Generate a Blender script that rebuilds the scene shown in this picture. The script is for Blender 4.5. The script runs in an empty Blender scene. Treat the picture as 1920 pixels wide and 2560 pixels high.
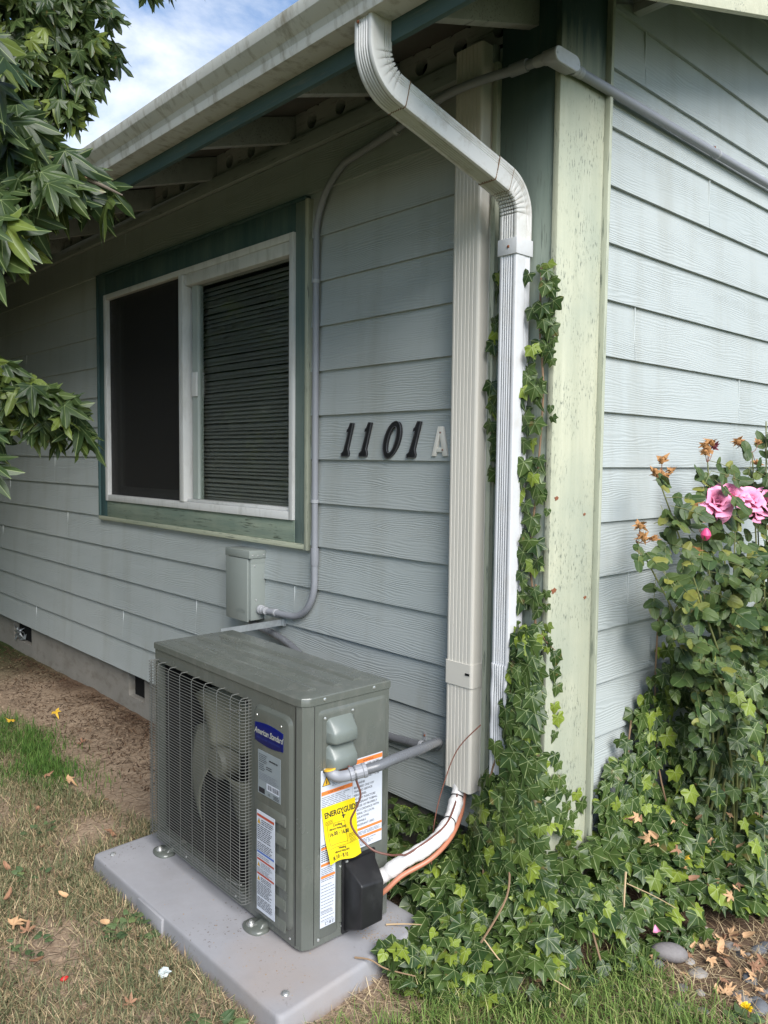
import bpy, bmesh, math, random
import numpy as np
from mathutils import Vector, Matrix
R = math.radians
random.seed(7); np.random.seed(7)
S = bpy.context.scene
COL = S.collection

# ------------------------------------------------------------------ camera, sky, sun, exposure
CAM = Vector((1.45, -2.04, 1.5))
cam_d = bpy.data.cameras.new('camera'); cam = bpy.data.objects.new('camera', cam_d); COL.objects.link(cam)
RX = (0.67913645, 0.05607549, -0.73186694)   # rows: world axes expressed in (right, down, forward)
RY = (0.73393422, -0.03735898, 0.67819235)
RZ = (0.01068816, -0.99772734, -0.06652757)
cam.matrix_world = Matrix(((RX[0], -RX[1], -RX[2], CAM.x), (RY[0], -RY[1], -RY[2], CAM.y), (RZ[0], -RZ[1], -RZ[2], CAM.z), (0, 0, 0, 1)))
cam_d.sensor_fit = 'VERTICAL'; cam_d.sensor_height = 24.0; cam_d.lens = 24.0 * 1997 / 2560
cam_d.clip_end = 500; cam_d.clip_start = 0.02
S.camera = cam
RIGHT = Vector((RX[0], RY[0], RZ[0])); DOWN = Vector((RX[1], RY[1], RZ[1])); FWD = Vector((RX[2], RY[2], RZ[2]))

SUN_DIR = Vector((0.90, -0.33, 0.80)).normalized()      # towards the sun
sun_el = math.asin(SUN_DIR.z); sun_az = math.atan2(SUN_DIR.x, SUN_DIR.y)
W = bpy.data.worlds.new('World'); S.world = W; W.use_nodes = True
nt = W.node_tree; nt.nodes.clear()
out = nt.nodes.new('ShaderNodeOutputWorld'); bg = nt.nodes.new('ShaderNodeBackground')
sky = nt.nodes.new('ShaderNodeTexSky'); sky.sky_type = 'NISHITA'; sky.sun_disc = False
sky.sun_elevation = sun_el; sky.sun_rotation = sun_az; sky.air_density = 1.0; sky.dust_density = 0.3; sky.ozone_density = 2.5
tc = nt.nodes.new('ShaderNodeTexCoord'); mp = nt.nodes.new('ShaderNodeMapping'); mp.inputs['Scale'].default_value = (1, 1, 1.8)
n1 = nt.nodes.new('ShaderNodeTexNoise'); n1.inputs['Scale'].default_value = 4.2; n1.inputs['Detail'].default_value = 9; n1.inputs['Roughness'].default_value = 0.58; n1.inputs['Distortion'].default_value = 0.25
rp = nt.nodes.new('ShaderNodeValToRGB'); rp.color_ramp.elements[0].position = 0.46; rp.color_ramp.elements[1].position = 0.69
mx = nt.nodes.new('ShaderNodeMix'); mx.data_type = 'RGBA'
mx.inputs['B'].default_value = (5.4, 5.65, 6.0, 1)
nt.links.new(tc.outputs['Generated'], mp.inputs['Vector']); nt.links.new(mp.outputs['Vector'], n1.inputs['Vector'])
nt.links.new(n1.outputs['Fac'], rp.inputs['Fac']); nt.links.new(rp.outputs['Color'], mx.inputs['Factor'])
nt.links.new(sky.outputs['Color'], mx.inputs['A']); nt.links.new(mx.outputs['Result'], bg.inputs['Color'])
bg.inputs['Strength'].default_value = 0.10
nt.links.new(bg.outputs['Background'], out.inputs['Surface'])
sd = bpy.data.lights.new('sun', 'SUN'); so = bpy.data.objects.new('sun', sd); COL.objects.link(so)
sd.energy = 2.8; sd.angle = R(42); sd.color = (1.0, 0.975, 0.94)
so.rotation_euler = SUN_DIR.to_track_quat('Z', 'Y').to_euler(); so.location = (3, -3, 8)
S.view_settings.view_transform = 'Standard'; S.view_settings.look = 'None'; S.view_settings.gamma = 1.0
S.view_settings.use_curve_mapping = False; S.view_settings.exposure = 1.12
S.render.engine = 'CYCLES'; S.cycles.max_bounces = 8

# ------------------------------------------------------------------ node helpers and materials
def new_mat(name):
    m = bpy.data.materials.new(name); m.use_nodes = True
    t = m.node_tree; b = t.nodes['Principled BSDF']
    return m, t, b
def nd(t, typ, **kw):
    n = t.nodes.new(typ)
    for k, v in kw.items():
        if k.startswith('i_'):
            key = k[2:]
            key = int(key) if key.isdigit() else key.replace('_', ' ')
            n.inputs[key].default_value = v
        else: setattr(n, k, v)
    return n
def lk(t, a, b): t.links.new(a, b)
def mixc(t, fac, a, b):
    m = nd(t, 'ShaderNodeMix', data_type='RGBA')
    for s, v in (('A', a), ('B', b)):
        if isinstance(v, tuple): m.inputs[s].default_value = v + (1,) if len(v) == 3 else v
        else: lk(t, v, m.inputs[s])
    if isinstance(fac, (int, float)): m.inputs['Factor'].default_value = fac
    else: lk(t, fac, m.inputs['Factor'])
    return m.outputs['Result']
def ramp(t, fac, p0, p1, c0=(0, 0, 0, 1), c1=(1, 1, 1, 1)):
    r = nd(t, 'ShaderNodeValToRGB'); e = r.color_ramp.elements
    e[0].position = p0; e[1].position = p1; e[0].color = c0; e[1].color = c1
    lk(t, fac, r.inputs['Fac']); return r.outputs['Color']
def noise(t, vec, scale, detail=4, rough=0.55, dist=0.0):
    n = nd(t, 'ShaderNodeTexNoise'); n.inputs['Scale'].default_value = scale; n.inputs['Detail'].default_value = detail
    n.inputs['Roughness'].default_value = rough; n.inputs['Distortion'].default_value = dist
    if vec is not None: lk(t, vec, n.inputs['Vector'])
    return n.outputs['Fac']
def mapping(t, vec, scale=(1, 1, 1), loc=(0, 0, 0)):
    m = nd(t, 'ShaderNodeMapping'); m.inputs['Scale'].default_value = scale; m.inputs['Location'].default_value = loc
    lk(t, vec, m.inputs['Vector']); return m.outputs['Vector']
def wpos(t): return nd(t, 'ShaderNodeNewGeometry').outputs['Position']
def bump(t, h, b, strength=0.3, dist=0.002):
    n = nd(t, 'ShaderNodeBump'); n.inputs['Strength'].default_value = strength; n.inputs['Distance'].default_value = dist
    lk(t, h, n.inputs['Height']); lk(t, n.outputs['Normal'], b.inputs['Normal'])
def math_(t, op, a, b=None):
    n = nd(t, 'ShaderNodeMath', operation=op)
    for i, v in enumerate((a, b)):
        if v is None: continue
        if isinstance(v, (int, float)): n.inputs[i].default_value = v
        else: lk(t, v, n.inputs[i])
    return n.outputs[0]

def plain(name, col, rough=0.5, metal=0.0, var=0.12, vs=9.0, bs=0.0, bsc=120, spec=0.5, dirt=None, dirt_amt=0.5, dscale=(4, 4, 4), coat=0.0, crev=None):
    """painted / moulded surface: colour with mottling, optional dirt, micro relief"""
    m, t, b = new_mat(name); p = wpos(t)
    n = noise(t, p, vs, 6, 0.6)
    c = mixc(t, n, tuple(x * (1 - var) for x in col), tuple(min(1, x * (1 + var)) for x in col))
    if dirt:
        d = noise(t, mapping(t, p, dscale), 3.0, 8, 0.68)
        c = mixc(t, ramp(t, d, 0.5, 0.5 + 0.25 / max(dirt_amt, .05)), c, dirt)
    if crev:     # folds and grooves darkened: grime, with the groove shade put into the colour
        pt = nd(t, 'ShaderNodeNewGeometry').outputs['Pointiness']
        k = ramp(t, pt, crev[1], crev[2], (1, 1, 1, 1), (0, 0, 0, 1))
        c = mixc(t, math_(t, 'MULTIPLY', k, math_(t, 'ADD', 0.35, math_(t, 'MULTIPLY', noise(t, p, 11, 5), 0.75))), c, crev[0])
    lk(t, c, b.inputs['Base Color'])
    rr = noise(t, p, vs * 3, 4)
    lk(t, math_(t, 'ADD', math_(t, 'MULTIPLY', rr, 0.16), rough - 0.08), b.inputs['Roughness'])
    b.inputs['Metallic'].default_value = metal; b.inputs['Specular IOR Level'].default_value = spec
    if coat: b.inputs['Coat Weight'].default_value = coat
    if bs: bump(t, noise(t, p, bsc, 3), b, bs, 0.002)
    return m

def siding_mat(name, axis):
    """fibre cement clapboard with an embossed cedar grain running along the board"""
    m, t, b = new_mat(name); p = wpos(t)
    oi = nd(t, 'ShaderNodeObjectInfo').outputs['Random']
    sep = nd(t, 'ShaderNodeSeparateXYZ'); lk(t, p, sep.inputs[0])
    along = math_(t, 'ADD', sep.outputs[axis], math_(t, 'MULTIPLY', oi, 37.0)); up = math_(t, 'ADD', sep.outputs['Z'], math_(t, 'MULTIPLY', oi, 11.0))
    cmb = nd(t, 'ShaderNodeCombineXYZ'); lk(t, along, cmb.inputs[0]); lk(t, up, cmb.inputs[1])
    warp = noise(t, mapping(t, cmb.outputs[0], (1.5, 8.0, 1)), 1.0, 3, 0.5)
    warp2 = noise(t, mapping(t, cmb.outputs[0], (9, 40, 1)), 1.0, 2, 0.5)
    ph = math_(t, 'ADD', math_(t, 'MULTIPLY', up, 720.0), math_(t, 'ADD', math_(t, 'MULTIPLY', warp, 62.0), math_(t, 'MULTIPLY', warp2, 7.0)))
    sn = math_(t, 'SINE', ph)
    amp = noise(t, mapping(t, cmb.outputs[0], (2.5, 11, 1)), 1.0, 2)
    h = math_(t, 'MULTIPLY', sn, ramp(t, amp, 0.33, 0.62))
    fine = noise(t, mapping(t, cmb.outputs[0], (6, 330, 1)), 1.0, 2)
    hh = math_(t, 'ADD', h, math_(t, 'MULTIPLY', fine, 0.9))
    bump(t, hh, b, 0.50, 0.0010)
    mott = noise(t, p, 2.2, 6, 0.62)
    streak = noise(t, mapping(t, p, (7, 7, 0.9)), 1.0, 6, 0.6)
    base = mixc(t, mott, (0.345, 0.378, 0.370), (0.415, 0.446, 0.438))
    base = mixc(t, ramp(t, streak, 0.50, 0.80), base, (0.315, 0.330, 0.305))
    groove = ramp(t, hh, -0.6, 0.5)
    base = mixc(t, math_(t, 'MULTIPLY', math_(t, 'SUBTRACT', 1.0, groove), 0.22), base, (0.24, 0.27, 0.262))
    tint = math_(t, 'MULTIPLY', oi, 0.22)
    base = mixc(t, tint, base, (0.42, 0.432, 0.41))
    lk(t, base, b.inputs['Base Color']); b.inputs['Roughness'].default_value = 0.55; b.inputs['Specular IOR Level'].default_value = 0.35
    return m

def wood_trim(name, c0, c1, wear, wear_amt=0.5, vert=True, bstr=0.5, speck=(0.10, 0.12, 0.10), top=None, fine=None):
    """weathered painted timber: faded streaks along the board, flaked specks and checks"""
    m, t, b = new_mat(name); p = wpos(t)
    oi = nd(t, 'ShaderNodeObjectInfo').outputs['Random']
    off = nd(t, 'ShaderNodeVectorMath', operation='ADD'); lk(t, p, off.inputs[0])
    cm = nd(t, 'ShaderNodeCombineXYZ'); lk(t, math_(t, 'MULTIPLY', oi, 9.0), cm.inputs[0]); lk(t, math_(t, 'MULTIPLY', oi, 5.0), cm.inputs[2]); lk(t, cm.outputs[0], off.inputs[1])
    q = off.outputs[0]
    sc = (26, 26, 1.6) if vert else (1.6, 26, 26)
    fine = fine or ((150, 150, 9) if vert else (9, 150, 150))
    s1 = noise(t, mapping(t, q, sc), 1.0, 6, 0.6); s2 = noise(t, mapping(t, q, fine), 1.0, 3, 0.6); bl = noise(t, q, 2.3, 5, 0.55)
    c = mixc(t, ramp(t, s1, 0.30, 0.70), c0, c1)
    c = mixc(t, math_(t, 'MULTIPLY', ramp(t, bl, 0.45, 0.75), wear_amt), c, wear)
    if top:     # teal upper end: less faded paint, plus painted eave shade on the front board
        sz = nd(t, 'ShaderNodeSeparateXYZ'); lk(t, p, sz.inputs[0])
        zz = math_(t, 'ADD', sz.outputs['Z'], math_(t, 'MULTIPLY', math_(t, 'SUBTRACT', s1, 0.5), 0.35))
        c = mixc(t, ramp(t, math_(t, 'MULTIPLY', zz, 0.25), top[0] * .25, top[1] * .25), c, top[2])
    f = math_(t, 'MULTIPLY', ramp(t, s2, 0.56, 0.64), ramp(t, noise(t, q, 8.0, 5, 0.65), 0.44, 0.58))
    c = mixc(t, math_(t, 'MULTIPLY', f, 0.75), c, speck)
    lk(t, c, b.inputs['Base Color']); b.inputs['Roughness'].default_value = 0.62; b.inputs['Specular IOR Level'].default_value = 0.3
    bump(t, math_(t, 'SUBTRACT', s2, math_(t, 'MULTIPLY', f, 0.8)), b, bstr, 0.0022)
    return m

def leaf_mat(name, dark, light, young, vein, young_p=0.86, rough=0.38, trans=0.12):
    """uv.x = 1 on the veins, uv.y = a random value per leaf; the object's own random value is added"""
    m, t, b = new_mat(name)
    uv = nd(t, 'ShaderNodeUVMap'); sp = nd(t, 'ShaderNodeSeparateXYZ'); lk(t, uv.outputs[0], sp.inputs[0])
    oi = nd(t, 'ShaderNodeObjectInfo').outputs['Random']
    rn = math_(t, 'FRACT', math_(t, 'ADD', sp.outputs[1], oi))
    c = mixc(t, ramp(t, rn, 0.05, 0.9), dark, light)
    c = mixc(t, math_(t, 'MULTIPLY', ramp(t, rn, young_p, young_p + 0.05), 0.85), c, young)
    nz = noise(t, wpos(t), 55, 4)
    c = mixc(t, math_(t, 'MULTIPLY', nz, 0.45), c, dark)
    sc_ = ramp(t, noise(t, wpos(t), 24, 3), 0.66, 0.72); c = mixc(t, math_(t, 'MULTIPLY', sc_, 0.55), c, (0.16, 0.10, 0.035))
    v = ramp(t, sp.outputs[0], 0.865, 0.95)
    c = mixc(t, math_(t, 'MULTIPLY', v, 0.82), c, vein)
    lk(t, c, b.inputs['Base Color']); b.inputs['Roughness'].default_value = rough; b.inputs['Specular IOR Level'].default_value = 0.32
    bump(t, sp.outputs[0], b, 0.35, 0.003)
    tr = nd(t, 'ShaderNodeBsdfTranslucent'); lk(t, mixc(t, 0.5, c, young), tr.inputs['Color'])
    ms = nd(t, 'ShaderNodeMixShader'); ms.inputs[0].default_value = trans
    lk(t, b.outputs[0], ms.inputs[1]); lk(t, tr.outputs[0], ms.inputs[2])
    lk(t, ms.outputs[0], t.nodes['Material Output'].inputs['Surface'])
    return m

def vary_mat(name, stops, rough=0.7, use='rnd', trans=0.0):
    """colour picked per blade / chip from the point attribute 'rnd'"""
    m, t, b = new_mat(name)
    a = nd(t, 'ShaderNodeAttribute', attribute_name='rnd')
    r = nd(t, 'ShaderNodeValToRGB'); cr = r.color_ramp
    while len(cr.elements) < len(stops): cr.elements.new(0.5)
    for e, (p, c) in zip(cr.elements, stops): e.position = p; e.color = c + (1,)
    lk(t, a.outputs['Fac'], r.inputs['Fac']); lk(t, r.outputs['Color'], b.inputs['Base Color'])
    b.inputs['Roughness'].default_value = rough; b.inputs['Specular IOR Level'].default_value = 0.25
    return m

def flat(name, col, rough=0.55, spec=0.3):
    m, t, b = new_mat(name); b.inputs['Base Color'].default_value = col + (1,); b.inputs['Roughness'].default_value = rough
    b.inputs['Specular IOR Level'].default_value = spec; return m

M = {}
M['siding_f'] = siding_mat('clapboard_front', 'X'); M['siding_r'] = siding_mat('clapboard_gable', 'Y')
M['wrap'] = plain('caulk_white', (0.52, 0.55, 0.54), 0.7)
M['trim_front'] = wood_trim('sage_trim', (0.20, 0.24, 0.20), (0.285, 0.32, 0.265), (0.34, 0.365, 0.295), 0.55, top=(2.10, 2.75, (0.05, 0.095, 0.095)))  # dark top: less fading and eave shade put into one colour
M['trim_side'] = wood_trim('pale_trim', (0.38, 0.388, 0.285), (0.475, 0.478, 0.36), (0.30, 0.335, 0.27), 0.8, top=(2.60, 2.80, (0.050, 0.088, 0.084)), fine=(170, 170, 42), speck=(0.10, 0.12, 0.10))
M['barge'] = wood_trim('barge_paint', (0.46, 0.455, 0.34), (0.55, 0.54, 0.41), (0.40, 0.42, 0.33), 0.5, vert=False)
M['trim_strip'] = wood_trim('edge_strip', (0.33, 0.35, 0.265), (0.42, 0.435, 0.34), (0.45, 0.47, 0.38), 0.5, bstr=0.25)
M['trim_win'] = wood_trim('teal_trim', (0.030, 0.070, 0.075), (0.065, 0.115, 0.112), (0.14, 0.19, 0.165), 0.5)
M['trim_winr'] = wood_trim('faded_teal_trim', (0.095, 0.145, 0.138), (0.165, 0.21, 0.185), (0.23, 0.265, 0.22), 0.5)
M['trim_sill'] = wood_trim('peeling_trim', (0.14, 0.19, 0.155), (0.23, 0.275, 0.21), (0.33, 0.35, 0.27), 0.6, vert=False, bstr=1.0, speck=(0.05, 0.07, 0.05))
M['trim_sillstrip'] = wood_trim('sill_strip', (0.30, 0.33, 0.24), (0.42, 0.44, 0.33), (0.42, 0.42, 0.32), 0.4, vert=False, bstr=0.3)
M['fascia'] = wood_trim('teal_fascia', (0.040, 0.075, 0.075), (0.06, 0.10, 0.095), (0.09, 0.13, 0.115), 0.4, vert=False, bstr=0.3)
M['eave'] = wood_trim('eave_white', (0.33, 0.335, 0.325), (0.40, 0.405, 0.395), (0.25, 0.255, 0.245), 0.5, vert=False, bstr=0.25, speck=(0.10, 0.10, 0.09))
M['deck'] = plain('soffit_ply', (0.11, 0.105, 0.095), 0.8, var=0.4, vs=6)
M['frieze'] = wood_trim('frieze_paint', (0.27, 0.295, 0.285), (0.33, 0.355, 0.34), (0.23, 0.25, 0.24), 0.4, vert=False, bstr=0.3)
M['roof'] = plain('shingle', (0.06, 0.055, 0.05), 0.9, bs=0.5)
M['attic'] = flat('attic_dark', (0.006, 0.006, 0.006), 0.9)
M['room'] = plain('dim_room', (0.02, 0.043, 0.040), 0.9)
M['concrete'] = plain('foundation_concrete', (0.24, 0.225, 0.195), 0.88, var=0.3, vs=5, bs=0.6, bsc=60, dirt=(0.12, 0.095, 0.07), dirt_amt=0.7, dscale=(3, 3, 5))
M['alu'] = plain('window_white', (0.62, 0.62, 0.60), 0.42, var=0.08, dirt=(0.30, 0.30, 0.26), dirt_amt=0.6, dscale=(5, 5, 1.2))
M['sash'] = plain('sash_grey', (0.34, 0.38, 0.35), 0.4)
M['slat'] = plain('blind_slat', (0.25, 0.247, 0.232), 0.5, var=0.1, vs=4)
M['gutter'] = plain('gutter_white', (0.58, 0.575, 0.535), 0.42, var=0.10, vs=5, dirt=(0.28, 0.255, 0.20), dirt_amt=1.2, dscale=(9, 6, 2.2))
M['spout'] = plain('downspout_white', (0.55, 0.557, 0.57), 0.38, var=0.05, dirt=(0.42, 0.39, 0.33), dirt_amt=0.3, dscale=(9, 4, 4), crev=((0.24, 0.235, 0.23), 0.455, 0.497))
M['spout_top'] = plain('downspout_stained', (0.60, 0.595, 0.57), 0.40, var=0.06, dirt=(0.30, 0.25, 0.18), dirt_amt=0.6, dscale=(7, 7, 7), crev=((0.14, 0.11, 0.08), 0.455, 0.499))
M['beige'] = plain('line_cover_beige', (0.60, 0.57, 0.505), 0.48, var=0.03, vs=2)
M['pvc'] = plain('conduit_grey', (0.255, 0.262, 0.285), 0.5, var=0.06, vs=14)
M['pvc_l'] = plain('fitting_grey', (0.36, 0.365, 0.38), 0.45, var=0.05)
M['hose'] = plain('hose_grey', (0.125, 0.13, 0.14), 0.28, var=0.05)
M['lid'] = plain('fitting_lid', (0.60, 0.60, 0.63), 0.35, var=0.12, vs=60)
M['zinc'] = plain('galvanised', (0.50, 0.53, 0.54), 0.38, metal=0.75, var=0.35, vs=50)
M['steel'] = plain('screw_steel', (0.62, 0.62, 0.60), 0.30, metal=0.8)
M['rust'] = plain('rust', (0.20, 0.07, 0.03), 0.8)
M['rust_seam'] = plain('rusty_seam', (0.20, 0.13, 0.08), 0.8, var=0.5, vs=70)
M['boxgrey'] = plain('box_enamel', (0.25, 0.275, 0.255), 0.38, var=0.04)
M['ac'] = plain('unit_enamel', (0.098, 0.106, 0.093), 0.25, var=0.09, vs=5, coat=0.12, dirt=(0.17, 0.168, 0.15), dirt_amt=0.22, dscale=(6, 6, 2))
M['ac_dark'] = plain('unit_inside', (0.012, 0.012, 0.012), 0.6)
M['coil'] = plain('coil_fins', (0.03, 0.03, 0.03), 0.5)
M['fan'] = plain('fan_plastic', (0.13, 0.13, 0.10), 0.45)
M['blade'] = plain('fan_blade_plastic', (0.17, 0.17, 0.13), 0.45)
M['wire'] = plain('guard_wire', (0.125, 0.128, 0.118), 0.35, var=0.1, vs=30)
M['hood'] = plain('hood_enamel', (0.145, 0.165, 0.15), 0.32, var=0.04)
M['black'] = plain('black_plastic', (0.014, 0.014, 0.015), 0.42, var=0.2, vs=30, spec=0.4, dirt=(0.05, 0.05, 0.05), dirt_amt=0.3)
M['tie'] = flat('tie_black', (0.01, 0.01, 0.01), 0.5)
M['wrapwhite'] = plain('line_wrap', (0.70, 0.68, 0.66), 0.6, var=0.06, vs=20, bs=1.0, bsc=120)
M['copper'] = plain('copper_jacket', (0.43, 0.17, 0.10), 0.38, var=0.08)
M['brown'] = plain('brown_cable', (0.14, 0.055, 0.04), 0.5)
M['num'] = plain('numeral_black', (0.016, 0.016, 0.018), 0.36, var=0.2)
M['numrim'] = plain('numeral_edge', (0.055, 0.055, 0.06), 0.3)
M['letter'] = plain('letter_white', (0.74, 0.71, 0.64), 0.5)
M['white'] = flat('sticker_white', (0.54, 0.57, 0.63)); M['ink'] = flat('ink_black', (0.02, 0.02, 0.025)); M['inkg'] = flat('ink_grey', (0.16, 0.17, 0.20))
M['inkl'] = flat('ink_light', (0.33, 0.35, 0.40))
M['orange'] = flat('ink_orange', (0.72, 0.20, 0.045)); M['red'] = flat('ink_red', (0.42, 0.07, 0.035)); M['amber'] = flat('ink_amber', (0.72, 0.42, 0.04)); M['blue'] = flat('ink_blue', (0.06, 0.13, 0.42))
M['yellow'] = flat('paper_yellow', (0.70, 0.54, 0.010)); M['navy'] = flat('badge_navy', (0.002, 0.006, 0.095), 0.3); M['silver'] = flat('plate_silver', (0.22, 0.25, 0.265), 0.35)
M['pink_ink'] = flat('ink_pink', (0.55, 0.12, 0.25)); M['badge_ink'] = flat('badge_ink', (0.42, 0.42, 0.36)); M['badge_dim'] = flat('badge_dim', (0.03, 0.05, 0.22))

def pad_mat():
    m, t, b = new_mat('pad_grey'); p = wpos(t)
    c = mixc(t, noise(t, p, 7, 8, 0.65), (0.225, 0.222, 0.232), (0.315, 0.311, 0.322))
    st = nd(t, 'ShaderNodeVectorMath', operation='DISTANCE'); lk(t, mapping(t, p, (1, 1, 0)), st.inputs[0]); st.inputs[1].default_value = (-0.33, -0.77, 0)
    near = math_(t, 'ADD', st.outputs['Value'], math_(t, 'MULTIPLY', noise(t, p, 6, 5), 0.30))
    c = mixc(t, math_(t, 'MULTIPLY', ramp(t, near, 0.20, 0.38, (1, 1, 1, 1), (0, 0, 0, 1)), 0.5), c, (0.29, 0.235, 0.195))
    sp = ramp(t, noise(t, p, 95, 2), 0.66, 0.70)
    c = mixc(t, math_(t, 'MULTIPLY', sp, ramp(t, noise(t, p, 4, 3), 0.48, 0.62)), c, (0.12, 0.09, 0.08))
    sz = nd(t, 'ShaderNodeSeparateXYZ'); lk(t, p, sz.inputs[0])
    spl = math_(t, 'ADD', math_(t, 'MULTIPLY', sz.outputs['Z'], -9.0), noise(t, p, 16, 6, 0.7))
    c = mixc(t, math_(t, 'MULTIPLY', ramp(t, spl, 0.42, 0.75), 0.6), c, (0.22, 0.155, 0.105))
    c = mixc(t, math_(t, 'MULTIPLY', ramp(t, noise(t, p, 2.4, 6, 0.7), 0.48, 0.72), 0.45), c, (0.20, 0.185, 0.175))
    lk(t, c, b.inputs['Base Color']); b.inputs['Roughness'].default_value = 0.72; b.inputs['Specular IOR Level'].default_value = 0.3
    bump(t, noise(t, p, 160, 3), b, 0.25, 0.002); return m
M['pad'] = pad_mat()

def ground_mat():
    m, t, b = new_mat('dry_soil'); p = wpos(t)
    a = noise(t, p, 3.2, 8, 0.65); f = noise(t, p, 45, 6, 0.7)
    c = mixc(t, a, (0.185, 0.128, 0.086), (0.335, 0.245, 0.168))
    c = mixc(t, ramp(t, f, 0.40, 0.75), c, (0.40, 0.305, 0.215))
    mul = nd(t, 'ShaderNodeSeparateXYZ'); lk(t, p, mul.inputs[0])
    my = math_(t, 'ADD', mul.outputs['Y'], math_(t, 'MULTIPLY', noise(t, p, 2.6, 5), 0.5))
    c = mixc(t, math_(t, 'MULTIPLY', ramp(t, my, 0.02, 0.26), 0.8), c, (0.092, 0.056, 0.036))
    dd = nd(t, 'ShaderNodeVectorMath', operation='DISTANCE'); lk(t, p, dd.inputs[0]); dd.inputs[1].default_value = (-1.5, -.3, 0)
    c = mixc(t, ramp(t, math_(t, 'DIVIDE', math_(t, 'ADD', dd.outputs['Value'], noise(t, p, 1.2, 4)), 8.0), 0.36, 0.50), c, (0.045, 0.068, 0.022))
    lk(t, c, b.inputs['Base Color']); b.inputs['Roughness'].default_value = 0.95; b.inputs['Specular IOR Level'].default_value = 0.1
    vo = nd(t, 'ShaderNodeTexVoronoi', feature='DISTANCE_TO_EDGE'); vo.inputs['Scale'].default_value = 17; lk(t, p, vo.inputs['Vector'])
    h = math_(t, 'ADD', math_(t, 'MULTIPLY', f, 1.0), math_(t, 'MULTIPLY', ramp(t, vo.outputs['Distance'], 0.0, 0.06), 0.35))
    bump(t, h, b, 0.9, 0.012); return m
M['soil'] = ground_mat()
M['ivy'] = leaf_mat('ivy_leaf', (0.020, 0.044, 0.010), (0.075, 0.118, 0.026), (0.24, 0.31, 0.035), (0.34, 0.39, 0.18), 0.86)
M['maple'] = leaf_mat('star_leaf', (0.018, 0.038, 0.012), (0.068, 0.104, 0.030), (0.19, 0.24, 0.045), (0.24, 0.29, 0.12), 0.86, rough=0.36, trans=0.28)
M['rose'] = leaf_mat('rose_leaf', (0.026, 0.055, 0.014), (0.088, 0.126, 0.034), (0.26, 0.25, 0.05), (0.17, 0.22, 0.08), 0.90, rough=0.48)
M['weed'] = leaf_mat('weed_leaf', (0.05, 0.085, 0.035), (0.11, 0.155, 0.06), (0.16, 0.20, 0.07), (0.18, 0.22, 0.11), 0.9, rough=0.6)
M['stem'] = plain('green_stem', (0.14, 0.15, 0.05), 0.6, var=0.3); M['vine'] = plain('vine_brown', (0.20, 0.125, 0.07), 0.75, var=0.35); M['redstem'] = plain('red_vine', (0.19, 0.075, 0.05), 0.6, var=0.2)
M['bark'] = plain('bark', (0.13, 0.105, 0.08), 0.9, var=0.4, vs=14, bs=0.8, bsc=30)
M['pink'] = plain('petal_pink', (0.84, 0.30, 0.47), 0.5, var=0.20, vs=45); M['hotpink'] = plain('bud_pink', (0.68, 0.06, 0.20), 0.45)
M['tan'] = plain('dead_leaf_tan', (0.46, 0.28, 0.145), 0.75, var=0.35, vs=40); M['browndead'] = plain('dead_leaf_brown', (0.26, 0.135, 0.075), 0.8, var=0.35, vs=40)
M['goldleaf'] = plain('dead_leaf_gold', (0.62, 0.38, 0.03), 0.6, var=0.35, vs=30); M['spent'] = plain('spent_petals', (0.34, 0.17, 0.06), 0.8, var=0.45, vs=60)
M['wine'] = plain('sepal_wine', (0.12, 0.02, 0.03), 0.7)
M['petalred'] = plain('petal_red', (0.55, 0.02, 0.02), 0.5); M['whitebit'] = plain('pale_plastic', (0.55, 0.60, 0.58), 0.4); M['dandelion'] = plain('dandelion', (0.80, 0.55, 0.01), 0.6)
M['twig'] = plain('twig', (0.27, 0.175, 0.10), 0.8, var=0.35); M['straw_twig'] = plain('pale_twig', (0.45, 0.32, 0.18), 0.75, var=0.2)
for i, c in enumerate([(0.17, 0.155, 0.15), (0.12, 0.125, 0.135), (0.25, 0.225, 0.20), (0.075, 0.08, 0.09), (0.33, 0.31, 0.29)]):
    M['stone%d' % i] = plain('pebble_%d' % i, c, 0.65, var=0.3, vs=60, bs=0.3, bsc=90)
M['grass'] = vary_mat('lawn_blades', [(0.0, (0.065, 0.115, 0.022)), (0.5, (0.125, 0.195, 0.042)), (0.85, (0.21, 0.27, 0.07)), (1.0, (0.40, 0.34, 0.17))])
M['dull'] = vary_mat('dull_blades', [(0.0, (0.070, 0.088, 0.038)), (0.5, (0.125, 0.138, 0.065)), (1.0, (0.23, 0.20, 0.105))])
M['lush'] = vary_mat('lush_blades', [(0.0, (0.030, 0.075, 0.012)), (0.6, (0.065, 0.135, 0.022)), (1.0, (0.12, 0.20, 0.04))])
M['straw'] = vary_mat('straw_bits', [(0.0, (0.19, 0.125, 0.07)), (0.5, (0.40, 0.295, 0.165)), (1.0, (0.60, 0.48, 0.29))])
M['mulch'] = vary_mat('mulch_bits', [(0.0, (0.035, 0.020, 0.013)), (0.6, (0.085, 0.045, 0.027)), (1.0, (0.19, 0.12, 0.07))])

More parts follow.
